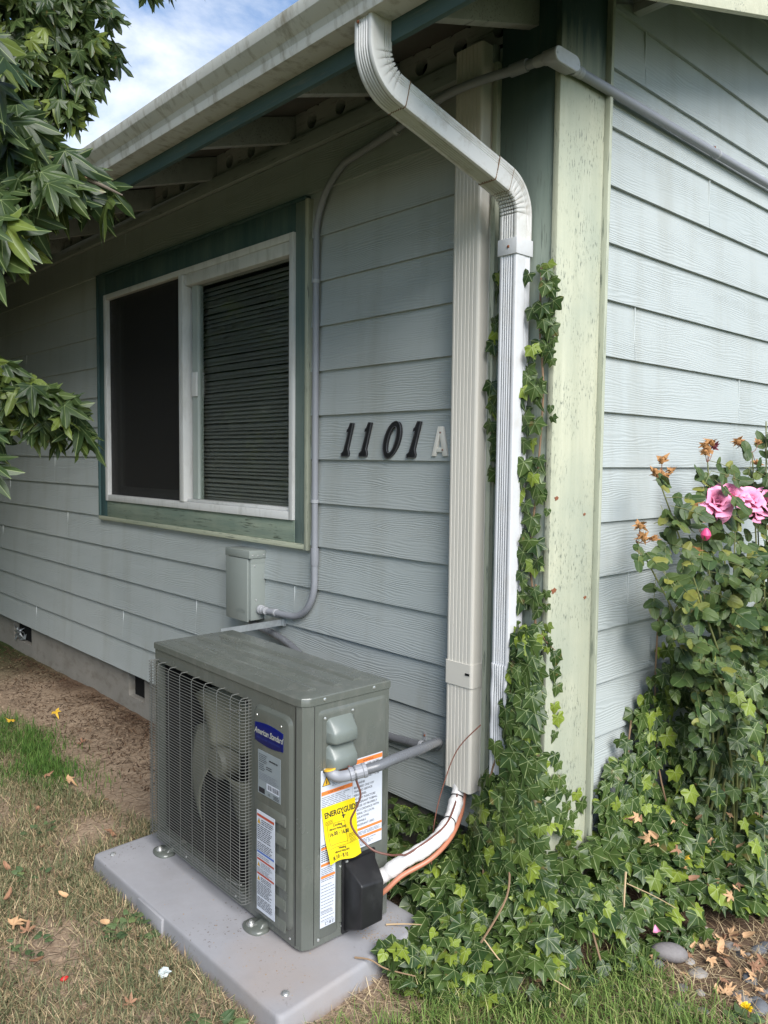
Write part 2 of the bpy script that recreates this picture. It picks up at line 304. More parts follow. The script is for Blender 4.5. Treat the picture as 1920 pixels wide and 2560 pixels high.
def glass_mat():
    m, t, b = new_mat('window_glass'); t.nodes.remove(b)
    gl = nd(t, 'ShaderNodeBsdfGlossy'); gl.inputs['Roughness'].default_value = 0.015; tr = nd(t, 'ShaderNodeBsdfTransparent'); tr.inputs['Color'].default_value = (0.90, 0.92, 0.90, 1)
    lw = nd(t, 'ShaderNodeLayerWeight'); lw.inputs['Blend'].default_value = 0.5; f5 = math_(t, 'ADD', math_(t, 'MULTIPLY', math_(t, 'POWER', lw.outputs['Facing'], 5.0), 0.90), 0.095); ms = nd(t, 'ShaderNodeMixShader')
    lk(t, f5, ms.inputs[0]); lk(t, tr.outputs[0], ms.inputs[1]); lk(t, gl.outputs[0], ms.inputs[2]); lk(t, ms.outputs[0], t.nodes['Material Output'].inputs['Surface']); return m
M['glass'] = glass_mat()
def screen_mat():
    m, t, b = new_mat('insect_screen'); b.inputs['Base Color'].default_value = (0.018, 0.017, 0.016, 1); b.inputs['Roughness'].default_value = 0.7
    tr = nd(t, 'ShaderNodeBsdfTransparent'); ms = nd(t, 'ShaderNodeMixShader'); ms.inputs[0].default_value = 0.62
    lk(t, tr.outputs[0], ms.inputs[1]); lk(t, b.outputs[0], ms.inputs[2]); lk(t, ms.outputs[0], t.nodes['Material Output'].inputs['Surface']); return m
M['screen'] = screen_mat()

# ------------------------------------------------------------------ mesh helpers
ORG = {}
class MB:
    def __init__(s): s.v = []; s.f = []; s.m = []; s.uv = {}
    def add(s, vs, fs, mi=0):
        o = len(s.v); s.v += [tuple(v) for v in vs]
        for f in fs: s.f.append(tuple(i + o for i in f)); s.m.append(mi)
        return s
    def hexa(s, p, mi=0):   # p: 4 bottom (ccw from above) then 4 top
        return s.add(p, [(3, 2, 1, 0), (4, 5, 6, 7), (0, 1, 5, 4), (1, 2, 6, 5), (2, 3, 7, 6), (3, 0, 4, 7)], mi)
    def box(s, x0, x1, y0, y1, z0, z1, mi=0):
        return s.hexa([(x0, y0, z0), (x1, y0, z0), (x1, y1, z0), (x0, y1, z0), (x0, y0, z1), (x1, y0, z1), (x1, y1, z1), (x0, y1, z1)], mi)
    def prism(s, poly, vec, mi=0):
        n = len(poly); vec = Vector(vec); a = [Vector(p) for p in poly]
        return s.add(a + [p + vec for p in a], [tuple(range(n - 1, -1, -1)), tuple(range(n, 2 * n))] + [(i, (i + 1) % n, n + (i + 1) % n, n + i) for i in range(n)], mi)
    def rings(s, rs, mi=0, caps=True, closed=True):
        n = len(rs[0]); vs = [p for r in rs for p in r]; fs = []
        for k in range(len(rs) - 1):
            for i in range(n if closed else n - 1):
                j = (i + 1) % n; fs.append((k * n + i, k * n + j, (k + 1) * n + j, (k + 1) * n + i))
        if caps: fs += [tuple(range(n - 1, -1, -1)), tuple(range((len(rs) - 1) * n, len(rs) * n))]
        return s.add(vs, fs, mi)
    def tube(s, path, r, n=8, mi=0, caps=True):
        P = [Vector(p) for p in path]; rs = r if isinstance(r, (list, tuple)) else [r] * len(P)
        rings = []; up = None
        for i, p in enumerate(P):
            t = (P[min(i + 1, len(P) - 1)] - P[max(i - 1, 0)]); t = t.normalized() if t.length > 1e-9 else Vector((0, 0, 1))
            if up is None: up = Vector((0, 0, 1)) if abs(t.z) < 0.9 else Vector((0, 1, 0))
            up = (up - t * up.dot(t)).normalized(); sd_ = t.cross(up)
            rings.append([p + (up * math.cos(a) + sd_ * math.sin(a)) * rs[i] for a in [2 * math.pi * k / n for k in range(n)]])
        return s.rings(rings, mi, caps)
    def lathe(s, c, ax, prof, n=14, mi=0):   # prof: (distance along ax, radius)
        c = Vector(c); ax = Vector(ax).normalized(); e = ax.orthogonal().normalized(); g = ax.cross(e)
        return s.rings([[c + ax * d + (e * math.cos(2 * math.pi * k / n) + g * math.sin(2 * math.pi * k / n)) * r for k in range(n)] for d, r in prof], mi)
    def build(s, name, mat, parent=None, smooth=False, bevel=0.0, kind=None, label=None, ang=35, seg=2):
        me = bpy.data.meshes.new(name)
        o0 = ORG.get(parent.name, Vector((0, 0, 0))) if parent else Vector((0, 0, 0))
        me.from_pydata([tuple(Vector(v) - o0) for v in s.v], [], s.f)
        mats = mat if isinstance(mat, (list, tuple)) else [mat]
        for m_ in mats: me.materials.append(m_)
        if len(mats) > 1: me.polygons.foreach_set('material_index', s.m)
        bm = bmesh.new(); bm.from_mesh(me)
        bmesh.ops.recalc_face_normals(bm, faces=bm.faces)
        if bevel:
            es = [e for e in bm.edges if len(e.link_faces) == 2 and e.calc_face_angle(0) > R(28)]
            bmesh.ops.bevel(bm, geom=es, offset=bevel, segments=seg, affect='EDGES', profile=0.5, clamp_overlap=True)
        bm.to_mesh(me); bm.free()
        if smooth or bevel:
            me.polygons.foreach_set('use_smooth', [True] * len(me.polygons)); me.set_sharp_from_angle(angle=R(ang))
        o = bpy.data.objects.new(name, me); COL.objects.link(o)
        if parent: o.parent = parent; ORG[o.name] = Vector(o0)
        if kind: o['kind'] = kind
        if label: o['label'] = label
        return o
def tag(o, label, cat, group=None):
    o['label'] = label; o['category'] = cat
    if group: o['group'] = group
    return o
def thing(name, label, cat, loc=(0, 0, 0), rotz=0.0, group=None, local=False):
    o = bpy.data.objects.new(name, None); COL.objects.link(o); o.location = loc; o.rotation_euler = (0, 0, rotz); o.empty_display_size = 0.1
    ORG[o.name] = Vector((0, 0, 0)) if local else Vector(loc)
    return tag(o, label, cat, group)
def struct(o): o['kind'] = 'structure'; return o
def arc(c, r, a0, a1, n, U, V):
    c = Vector(c); U = Vector(U); V = Vector(V)
    return [c + U * (r * math.cos(a0 + (a1 - a0) * i / n)) + V * (r * math.sin(a0 + (a1 - a0) * i / n)) for i in range(n + 1)]
def smooth_path(pts, n=6):
    P = [Vector(p) for p in pts]; out_ = []
    for i in range(len(P) - 1):
        p0 = P[max(i - 1, 0)]; p1 = P[i]; p2 = P[i + 1]; p3 = P[min(i + 2, len(P) - 1)]
        for k in range(n):
            t = k / n
            out_.append(0.5 * ((2 * p1) + (p2 - p0) * t + (2 * p0 - 5 * p1 + 4 * p2 - p3) * t * t + (3 * p1 - p0 - 3 * p2 + p3) * t ** 3))
    return out_ + [P[-1]]
def np_mesh(name, V, T, mat, rnd=None, parent=None, kind='stuff'):
    me = bpy.data.meshes.new(name); V = np.asarray(V, np.float32); T = np.asarray(T, np.int32)
    me.vertices.add(len(V)); me.vertices.foreach_set('co', V.ravel())
    me.loops.add(T.size); me.loops.foreach_set('vertex_index', T.ravel())
    me.polygons.add(len(T)); me.polygons.foreach_set('loop_start', np.arange(0, T.size, 3, dtype=np.int32))
    me.polygons.foreach_set('use_smooth', np.ones(len(T), bool))
    if rnd is not None:
        a = me.attributes.new('rnd', 'FLOAT', 'POINT'); a.data.foreach_set('value', np.asarray(rnd, np.float32))
    me.update(calc_edges=True); me.materials.append(mat)
    o = bpy.data.objects.new(name, me); COL.objects.link(o); o['kind'] = kind
    if parent: o.parent = parent
    return o
def text_mesh(txt, size=1.0, shear=0.0, align='LEFT', spacing=1.0, bold=0.0):
    cu = bpy.data.curves.new('t', 'FONT'); cu.body = txt; cu.size = size; cu.shear = shear; cu.align_x = align; cu.space_character = spacing
    cu.resolution_u = 2; cu.offset = bold
    o = bpy.data.objects.new('t', cu); COL.objects.link(o)
    dg = bpy.context.evaluated_depsgraph_get(); me = bpy.data.meshes.new_from_object(o.evaluated_get(dg))
    vs = [(v.co.x, v.co.y) for v in me.vertices]; fs = [tuple(p.vertices) for p in me.polygons]
    bpy.data.objects.remove(o); bpy.data.curves.remove(cu); bpy.data.meshes.remove(me)
    return vs, fs
PRINT_MATS = ['white', 'ink', 'inkg', 'orange', 'red', 'amber', 'blue', 'pink_ink', 'silver', 'badge_ink', 'badge_dim', 'inkl']
class Decal:
    """flat print: local (a, b) on a plane O + U a + V b, lifted h along N"""
    def __init__(s, O, U, V, N): s.O, s.U, s.V, s.N = Vector(O), Vector(U), Vector(V), Vector(N); s.mb = MB()
    def P(s, a, b, h): return s.O + s.U * a + s.V * b + s.N * h
    def rect(s, a0, b0, a1, b1, mat, h=0.0006): s.mb.add([s.P(a0, b0, h), s.P(a1, b0, h), s.P(a1, b1, h), s.P(a0, b1, h)], [(0, 1, 2, 3)], PRINT_MATS.index(mat)); return s
    def poly(s, pts, mat, h=0.0006): s.mb.add([s.P(a, b, h) for a, b in pts], [tuple(range(len(pts)))], PRINT_MATS.index(mat)); return s
    def text(s, txt, a, b, size, mat, h=0.0008, shear=0, align='LEFT', spacing=1.0, sx=1.0, rot=0.0, bold=0.0):
        vs, fs = text_mesh(txt, size, shear, align, spacing, bold * size); c, q = math.cos(rot), math.sin(rot)
        s.mb.add([s.P(a + (x * sx) * c - y * q, b + (x * sx) * q + y * c, h) for x, y in vs], fs, PRINT_MATS.index(mat)); return s
    def lines(s, a0, a1, b_top, b_bot, n, mat='inkg', h=0.0007, fill=0.42, rag=0.25):
        st = (b_top - b_bot) / n
        for i in range(n):
            e = a1 - (a1 - a0) * random.uniform(0, rag); z = b_top - st * (i + 1)
            a = a0
            while a < e - 0.001:      # broken into word-long dashes
                w = min(random.uniform(0.10, 0.28) * (a1 - a0), e - a); s.rect(a, z, a + w, z + st * fill, mat, h); a += w + 0.03 * (a1 - a0)
        return s
    def warn(s, a, b, w): s.poly([(a, b), (a + w, b), (a + w / 2, b + w * 0.92)], 'ink', 0.0007); s.poly([(a + w * .1, b + w * .05), (a + w * .9, b + w * .05), (a + w / 2, b + w * .80)], 'amber', 0.0009); s.rect(a + w * .45, b + w * .14, a + w * .55, b + w * .5, 'ink', 0.0011); return s
    def build(s, name, parent): return s.mb.build(name, [M[k] for k in PRINT_MATS], parent)

# ------------------------------------------------------------------ leaf library
def leaf_outline(kind):
    if kind == 'ivy':   half = [(0, 1.0), (14, .74), (27, .62), (40, .70), (52, .84), (64, .66), (80, .54), (100, .60), (117, .64), (140, .44), (165, .20)]
    elif kind == 'ivy_long': half = [(0, 1.15), (10, .75), (22, .50), (38, .48), (52, .56), (66, .40), (85, .34), (108, .44), (125, .46), (150, .26), (168, .14)]
    elif kind == 'ivy_heart': half = [(0, 1.0), (18, .76), (34, .64), (50, .62), (70, .55), (95, .52), (120, .52), (145, .40), (165, .22)]
    elif kind == 'star':  half = [(0, 1.0), (9, .76), (17, .54), (24, .38), (31, .54), (39, .74), (48, .94), (58, .70), (67, .46), (76, .32), (87, .46), (98, .62), (110, .42), (130, .22), (160, .08)]
    elif kind == 'star_wide': half = [(0, 1.05), (9, .70), (16, .50), (25, .38), (36, .54), (46, .78), (53, .62), (68, .36), (84, .40), (98, .50), (118, .28), (150, .10)]
    elif kind == 'ovate': half = [(0, 1.0), (6, .93), (14, .80), (24, .62), (38, .46), (55, .36), (80, .28), (115, .22), (150, .12)]
    pts = [(-a, r) for a, r in half[::-1]] + half[1:]
    return [(r * math.sin(R(a)), r * math.cos(R(a)), a) for a, r in pts]
VEIN_TIPS = {'ivy': (0, 52, 117), 'ivy_long': (0, 52, 125), 'ivy_heart': (0, 50, 120), 'star': (0, 48, 98), 'star_wide': (0, 46, 98), 'ovate': (0,)}
def leaf_geom(kind, droop=0.25, fold=0.18, wav=0.04, seed=0):
    rs = random.Random(seed); o = leaf_outline(kind)
    vs = [(0, 0, 0)]; uv = [1.0]; fs = []
    cy = 0.0
    mid = []
    for x, y, a in o:
        z = lambda X, Y: -droop * (Y * Y if Y > 0 else 0) - fold * abs(X) * 0.55 * (1 - 0.3 * abs(X)) - 0.25 * droop * X * X
        tip = any(abs(abs(a) - t_) < 1 for t_ in VEIN_TIPS[kind])
        vs.append((x * .5, y * .5, z(x * .5, y * .5) + rs.uniform(-wav, wav) * .4)); uv.append(1.0 if tip else 0.0)
        vs.append((x, y, z(x, y) + rs.uniform(-wav, wav))); uv.append(1.0 if tip else 0.0)
    n = len(o)
    for i in range(n - 1):
        a, b = 1 + 2 * i, 1 + 2 * (i + 1)
        fs += [(0, b, a), (a, b, b + 1), (a, b + 1, a + 1)]
    return vs, fs, uv
def leaf_mesh(name, kind, mat, **kw):
    vs, fs, uv = leaf_geom(kind, **kw); me = bpy.data.meshes.new(name); me.from_pydata(vs, [], fs)
    l = me.uv_layers.new(name='UVMap')
    for lp in me.loops: l.data[lp.index].uv = (uv[lp.vertex_index], 0.0)
    me.polygons.foreach_set('use_smooth', [True] * len(me.polygons)); me.materials.append(mat); return me
def place(pos, tip, nrm, size):
    t = Vector(tip).normalized(); n = Vector(nrm); n = (n - t * n.dot(t))
    if n.length < 1e-4: n = t.orthogonal()
    n.normalize(); x = t.cross(n)
    m = Matrix((x, t, n)).transposed().to_4x4() @ Matrix.Diagonal((size, size, size, 1)); m.translation = Vector(pos); return m
def view_size(p, s):
    d = Vector(p) - CAM; z = d.dot(FWD)
    if z < 0.1: return 0
    u = 1997 * d.dot(RIGHT) / z; v = 1997 * d.dot(DOWN) / z
    return s / z if abs(u) < 1010 and abs(v) < 1330 else 0.02 * s / z
def foliage(parent, mats_, meshes, geoms, mat, limit=290, name='leaf', rest='foliage'):
    """mats_: list of (matrix, variant); the largest in view become parts, the remainder one joined part"""
    order = sorted(mats_, key=lambda q: -view_size(q[0].translation, q[0].to_scale()[0]))
    org = ORG.get(parent.name, Vector((0, 0, 0)))
    for m, k in order[:limit]:
        o = bpy.data.objects.new(name, meshes[k]); COL.objects.link(o); o.parent = parent
        mm = m.copy(); mm.translation = m.translation - org; o.matrix_basis = mm
    left = order[limit:]
    if left:
        V = []; T = []; U = []; off = 0
        for m, k in left:
            g = geoms[k]; vv = np.array(g[0]); A = np.array(m)
            V.append(vv @ A[:3, :3].T + A[:3, 3]); T.append(np.array(g[1]) + off); off += len(vv)
            r_ = random.random(); U.append(np.column_stack([np.array(g[2]), np.full(len(vv), r_)]))
        V = np.vstack(V) - np.array(org); T = np.vstack(T); U = np.vstack(U)
        o = np_mesh(rest, V, T, mat, parent=parent); l = o.data.uv_layers.new(name='UVMap')
        l.data.foreach_set('uv', U[T.ravel()].astype(np.float32).ravel())
def lib(kinds, mat, nm):
    ms, gs = [], []
    for i, (k, kw) in enumerate(kinds):
        kw = dict(kw, seed=i); ms.append(leaf_mesh(nm, k, mat, **kw)); gs.append(leaf_geom(k, **kw))
    return ms, gs
def rv(s=1.0): return Vector((random.uniform(-s, s), random.uniform(-s, s), random.uniform(-s, s)))

# ------------------------------------------------------------------ ground
G = -0.02
def axis_pts(a, b, st, far):
    core = np.arange(a, b + 1e-6, st); out_l = a - np.cumsum(np.geomspace(0.3, far * 0.35, 12)); out_r = b + np.cumsum(np.geomspace(0.3, far * 0.35, 12))
    return np.concatenate([out_l[::-1], core, out_r])
gx = axis_pts(-6, 2.2, 0.05, 40); gy = axis_pts(-3, 2.2, 0.05, 40)
X, Y = np.meshgrid(gx, gy); rz = np.random.rand(*X.shape)
for _ in range(2): rz = (rz + np.roll(rz, 1, 0) + np.roll(rz, -1, 0) + np.roll(rz, 1, 1) + np.roll(rz, -1, 1)) / 5
inner = ((X > -6.1) & (X < 2.3) & (Y > -3.1) & (Y < 2.3))
Z = G + np.where(inner, (rz - 0.5) * 0.035 + 0.006 * np.sin(X * 3.1) * np.cos(Y * 2.7), 0)
Z += np.where((Y > -0.55) & (Y < 0.2) & (X < -1.4), 0.022 * np.clip((Y + 0.55) / 0.55, 0, 1), 0)     # soil banked against the footing
gi = np.arange(X.size).reshape(X.shape); a, b_, c_, d_ = gi[:-1, :-1].ravel(), gi[:-1, 1:].ravel(), gi[1:, 1:].ravel(), gi[1:, :-1].ravel()
ground = np_mesh('ground', np.column_stack([X.ravel(), Y.ravel(), Z.ravel()]), np.vstack([np.column_stack([a, b_, c_]), np.column_stack([a, c_, d_])]), M['soil'], kind='structure')

# ------------------------------------------------------------------ house
house = thing('house', 'grey green clapboard house with weathered corner trim and a slider window', 'house', (0, 0, 0))
LF = [0.245 + 0.1785 * k for k in range(15)]
def front_board(x0, x1, z0, z1):
    m = MB(); zt = min(z1 + 0.025, 2.745)
    m.add([(x0, -.0175, z0), (x1, -.0175, z0), (x1, -.0042, z0), (x0, -.0042, z0), (x0, -.0040, zt), (x1, -.0040, zt), (x1, 0.0, zt), (x0, 0.0, zt)],
          [(3, 2, 1, 0), (4, 5, 6, 7), (0, 1, 5, 4), (1, 2, 6, 5), (2, 3, 7, 6), (3, 0, 4, 7)])
    return m.build('siding_board', M['siding_f'], house)
fj = {1: [-2.979], 2: [-2.133], 3: [-5.09, -1.301], 4: [-3.791], 0: [-4.4], 5: [-4.9], 6: [-4.0], 8: [-5.6], 10: [-4.5], 13: [-2.9], 7: [-6.5], 9: [-6.9]}
caulk = MB()
for k in range(14):
    cuts = sorted([-12.0, -0.222] + fj.get(k, [])); z0, z1 = LF[k], LF[k + 1]
    segs = list(zip(cuts[:-1], cuts[1:]))
    if 5 <= k <= 12:
        s2 = []
        for a, b in segs:
            for lo, hi in ((-12.0, -3.20), (-1.235, -0.222)):
                A, B = max(a, lo), min(b, hi)
                if B - A > 0.05: s2.append((A, B))
        segs = s2
    for a, b in segs: front_board(a + 0.0008, b - 0.0009, z0, z1)
    for j in fj.get(k, []): caulk.box(j - .0010, j + .0010, -.0110, -.002, z0 + .001, z1 - .001)
LR = [1.480 + 0.1805 * k for k in range(-7, 20)]
rj = {7: [.457], 2: [.442, 3.4], 1: [1.275], -3: [.452], -1: [2.1], 0: [3.2], 3: [2.5], 4: [1.9], 5: [.95, 4.2], 6: [2.6], -2: [1.7], 8: [2.2], -5: [1.2]}
def gable_board(y0, y1, y0t, z0, z1):
    m = MB(); zt = z1 + 0.025
    m.add([(.0165, y0, z0), (.0165, y1, z0), (.0032, y1, z0), (.0032, y0, z0), (.0030, y0t, zt), (.0030, y1, zt), (-.003, y1, zt), (-.003, y0t, zt)],
          [(0, 1, 2, 3), (7, 6, 5, 4), (0, 4, 5, 1), (1, 5, 6, 2), (2, 6, 7, 3), (3, 7, 4, 0)])
    return m.build('siding_board', M['siding_r'], house)
for k in range(-7, 12):
    z0 = 1.480 + 0.1805 * k; z1 = z0 + 0.1805
    ys = max(.231, (z0 - 2.90) / .3); yt = max(.231, (z1 + .025 - 2.90) / .3)
    cuts = sorted([ys, 6.0] + [j for j in rj.get(k, []) if j > ys + .1])
    for i, (a, b) in enumerate(zip(cuts[:-1], cuts[1:])):
        gable_board(a + .0008, b - .0012, max(yt, a) if i == 0 else a + .0008, z0, z1)
    for j in rj.get(k, []): caulk.box(.003, .0118, j - .0014, j + .0014, z0 + .001, z1 - .001)
caulk.build('caulk_joint', M['wrap'], house, kind='stuff')
# walls behind the boards (window opening left free), footing with vents
w = MB()
w.box(-12, -3.20, .002, .10, .246, 2.80); w.box(-1.235, -.02, .002, .10, .246, 2.80); w.box(-3.20, -1.235, .002, .10, .246, 1.18); w.box(-3.20, -1.235, .002, .10, 2.50, 2.80)
w.prism([(-.1, .10, .23), (-.1, 6, .23), (-.1, 6, 4.7), (-.1, .10, 2.93)], (.0965, 0, 0))
w.build('wall', M['wrap'], house)
f = MB(); vents = [(-4.98, -4.60), (-2.985, -2.78)]; zc = [.085, .225]
xs = [-12] + [v for p in vents for v in p] + [-.02]
for a, b in zip(xs[0::2], xs[1::2]): f.box(a, b, .022, .18, -.4, .238)
for a, b in vents: f.box(a, b, .022, .18, -.4, zc[0]); f.box(a, b, .022, .18, zc[1], .238)
f.box(-.16, -.012, .18, 6, -.4, .21)
f.build('foundation', M['concrete'], house)
for a, b in vents:
    v = MB(); v.box(a + .002, b - .002, .062, .068, zc[0] + .001, zc[1] - .001); v.build('vent_dark_back', M['attic'], house)  # near-black sheet just behind each opening stands for its dark depth
# dim room behind the window
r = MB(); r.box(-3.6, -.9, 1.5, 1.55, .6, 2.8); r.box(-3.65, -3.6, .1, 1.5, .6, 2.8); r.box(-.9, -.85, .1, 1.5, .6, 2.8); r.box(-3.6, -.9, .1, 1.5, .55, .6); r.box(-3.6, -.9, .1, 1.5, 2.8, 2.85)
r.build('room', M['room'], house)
# corner trim
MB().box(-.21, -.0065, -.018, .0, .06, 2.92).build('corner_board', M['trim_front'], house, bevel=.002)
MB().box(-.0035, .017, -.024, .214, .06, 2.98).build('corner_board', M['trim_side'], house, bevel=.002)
MB().box(-.229, -.211, -.036, .0, .10, 2.742).build('corner_strip', M['trim_strip'], house, bevel=.0015)
MB().box(.002, .036, .2145, .230, .17, 2.97).build('corner_strip', M['trim_strip'], house, bevel=.0015)
for (x, y, z, r_) in ((.0174, .006, 1.385, .010), (.0174, .176, 1.06, .008), (.0174, .004, 1.10, .013), (.0174, .16, 1.33, .007)):
    kn = MB(); pr = [(x + .0004, y + r_ * (1 + .35 * math.sin(5 * a_)) * math.cos(a_), z + r_ * .62 * (1 + .3 * math.cos(4 * a_ + x * 90)) * math.sin(a_)) for a_ in [2 * math.pi * i / 14 for i in range(14)]]
    kn.prism(pr, (.0006, 0, 0)); kn.build('bare_knot', M['rust'], house)
# frieze, rafter tails, vented blocks, fascia, roof
MB().box(-12, -.232, -.030, .0, 2.747, 2.806).build('frieze_board', M['frieze'], house, bevel=.002)
FACES = [-.07 - .6205 * i for i in range(14)]
for i, xf in enumerate(FACES):
    zb = lambda y: 2.812 + .3 * y
    m = MB(); xa, xb = xf - .038, xf; ye = -.603
    m.hexa([(xa, ye, zb(ye) - .012), (xb, ye, zb(ye) - .012), (xb, .3, zb(.3)), (xa, .3, zb(.3)), (xa, ye, 2.912 + .3 * ye), (xb, ye, 2.912 + .3 * ye), (xb, .3, 2.912 + .09), (xa, .3, 2.912 + .09)])
    m.build('rafter_tail', M['eave'], house, bevel=.0015)
def vent_block(x0, x1, holes, z0=2.808, z1=2.914, r_=.030):
    m = MB(); y0, y1 = -.004, .034; zc_ = (z0 + z1) / 2; N = 20
    edges = [x0]
    for h in holes:
        a, b = h - .045, h + .045
        m.box(edges[-1], a, y0, y1, z0, z1); edges.append(b)
        circ = [(h + r_ * math.cos(2 * math.pi * (i + .5) / N), zc_ + r_ * math.sin(2 * math.pi * (i + .5) / N)) for i in range(N)]
        sq = []
        for i in range(N):
            t_ = 2 * math.pi * (i + .5) / N; c, q = math.cos(t_), math.sin(t_); k_ = min(.045 / abs(c) if abs(c) > 1e-6 else 9, (z1 - zc_) / abs(q) if abs(q) > 1e-6 else 9); sq.append((h + c * k_, zc_ + q * k_))
        m.rings([[(x, y0, z) for x, z in sq], [(x, y0, z) for x, z in circ], [(x, y1, z) for x, z in circ]], caps=False)
    m.box(edges[-1], x1, y0, y1, z0, z1)
    return m.build('vent_block', M['eave'], house)
for i, xf in enumerate(FACES[:-1]):
    nx = FACES[i + 1]; vent_block(nx + .0005, xf - .0385, [h for h in (nx + .11, nx + .29, nx + .46)])
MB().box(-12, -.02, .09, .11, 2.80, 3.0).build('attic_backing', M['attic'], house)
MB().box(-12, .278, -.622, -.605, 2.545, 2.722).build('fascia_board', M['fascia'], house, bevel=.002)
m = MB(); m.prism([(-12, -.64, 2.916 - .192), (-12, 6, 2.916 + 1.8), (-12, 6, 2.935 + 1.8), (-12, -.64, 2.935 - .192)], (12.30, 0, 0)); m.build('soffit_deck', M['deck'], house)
m = MB(); m.prism([(-12.02, -.66, 2.937 - .198), (-12.02, 6, 2.937 + 1.8), (-12.02, 6, 2.955 + 1.8), (-12.02, -.66, 2.955 - .198)], (12.36, 0, 0)); m.build('roof', M['roof'], house)
m = MB(); m.prism([(.28, -.64, 2.742 - .192), (.28, 6, 2.742 + 1.8), (.28, 6, 2.915 + 1.8), (.28, -.64, 2.915 - .192)], (.022, 0, 0)); m.build('barge_board', M['barge'], house, bevel=.002)
MB().box(.018, .278, .36, .398, 2.945, 3.02).build('lookout_block', M['eave'], house)
# window
win = MB()
XL, XR_, ZB, ZT = -3.144, -1.282, 1.236, 2.432
fw = .034
win.box(XL, XL + fw, -.036, .05, ZB, ZT); win.box(XR_ - .029, XR_, -.036, .05, ZB, ZT)
win.box(XL + fw, XR_ - .029, -.036, .05, ZB, ZB + .036); win.box(XL + fw, XR_ - .029, -.036, .05, ZT - .03, ZT)
window = win.build('window', M['alu'], house, bevel=.002, label='two part sliding window, insect screen left and blind behind glass right')
def wpart(nm, mat, *a, bevel=.0015): return MB().box(*a).build(nm, mat, window, bevel=bevel)
wpart('mullion', M['alu'], -2.240, -2.197, -.042, .05, ZB + .037, ZT - .031)
wpart('header_rail', M['alu'], -2.191, XR_ - .030, -.030, .04, ZT - .085, ZT - .031)
wpart('lower_track', M['alu'], -2.191, XR_ - .030, -.024, .04, ZB + .037, ZB + .05)
wpart('sash_stile', M['sash'], -2.172, -2.118, -.004, .03, ZB + .051, ZT - .086)
wpart('sash_stile', M['sash'], XL + fw + .03, XL + fw + .075, .012, .04, ZB + .04, ZT - .031)
wpart('sash_rail', M['sash'], XL + fw + .076, -2.243, .012, .04, ZB + .04, ZB + .085)
wpart('latch', M['alu'], -2.165, -2.115, -.014, -.0045, 1.80, 1.92, bevel=.003)
MB().box(-2.1645, XR_ - .030, .008, .012, ZB + .051, ZT - .086).build('pane', M['glass'], window)
MB().box(XL + fw, -2.2425, -.012, -.0112, ZB + .037, ZT - .031).build('insect_screen', M['screen'], window)
MB().box(XL + fw + .076, -2.243, .022, .026, ZB + .086, ZT - .031).build('pane', M['glass'], window)
sl_me = None; nsl = 54; p0 = ZB + .075; dz = (2.345 - p0) / nsl
for i in range(nsl):
    if sl_me is None:
        m = MB(); xs0, xs1 = -2.168, XR_ - .03
        prof = [(-.0085, -.0105), (-.003, -.0030), (.002, .0040), (.0075, .0112)]
        m.rings([[(xs0, .062 + y, z) for y, z in prof] + [(xs0, .062 + y, z + .0006) for y, z in prof[::-1]], [(xs1, .062 + y, z) for y, z in prof] + [(xs1, .062 + y, z + .0006) for y, z in prof[::-1]]])
        o = m.build('blind_slat', M['slat'], window); sl_me = o.data
    else:
        o = bpy.data.objects.new('blind_slat', sl_me); COL.objects.link(o); o.parent = window
    o.location = (0, random.uniform(-.0008, .0008), p0 + i * dz + random.uniform(-.0012, .0012)); o.rotation_euler = (0, random.uniform(-.0022, .0022), 0)
wpart('blind_rail', M['slat'], -2.168, XR_ - .03, .050, .074, ZB + .045, ZB + .062)
def trim(nm, mat, *a): return MB().box(*a).build(nm, mat, window, bevel=.002)
trim('trim_board', M['trim_win'], -3.235, XL - .001, -.024, .0, 1.1405, 2.548)
trim('trim_board', M['trim_winr'], XR_ + .001, -1.2025, -.024, .0, 1.1405, 2.548)
trim('trim_board', M['trim_win'], XL, XR_, -.0245, .0, ZT + .001, 2.548)
trim('trim_board', M['trim_sill'], XL, XR_, -.0255, .0, 1.1405, ZB - .001)
trim('trim_strip', M['trim_sillstrip'], -3.25, -1.2025, -.034, .0, 1.118, 1.140)
trim('trim_strip', M['trim_win'], -3.25, -3.236, -.034, .0, 1.1405, 2.562)
trim('trim_strip', M['trim_strip'], -1.2020, -1.182, -.036, .0, 1.116, 2.545)
trim('trim_strip', M['trim_win'], -3.235, -1.2025, -.034, .0, 2.5485, 2.562)

# ------------------------------------------------------------------ gutter
g = MB()
prof_o = [(-.6235, 2.683), (-.6235, 2.5935), (-.700, 2.5935), (-.7035, 2.603), (-.704, 2.618), (-.712, 2.632), (-.728, 2.643), (-.741, 2.656), (-.746, 2.672), (-.746, 2.686), (-.738, 2.688)]
prof_i = [(y + (.0016 if y < -.63 else -.0016), z + .0016) for y, z in prof_o[::-1]]
rs = []
for x in [.30, 0, -.5, -1.0, -1.4, -1.7, -1.85, -1.95, -2.1, -2.4, -3, -4, -6, -9, -12]:
    w_ = random.uniform(-.0015, .0015); dent = -.022 if -2.4 < x < -1.9 else (-.012 if x <= -2.4 else 0)
    rs.append([(x, y + (dent * .5 if z > 2.65 and y < -.7 else 0), z + (w_ + dent if z > 2.65 and y < -.7 else w_ * .4)) for y, z in prof_o + prof_i])
g.rings(rs)
gut = g.build('gutter', M['gutter'], None, smooth=True, ang=25)
tag(gut, 'stained white metal gutter along the front eave above the window', 'gutter')

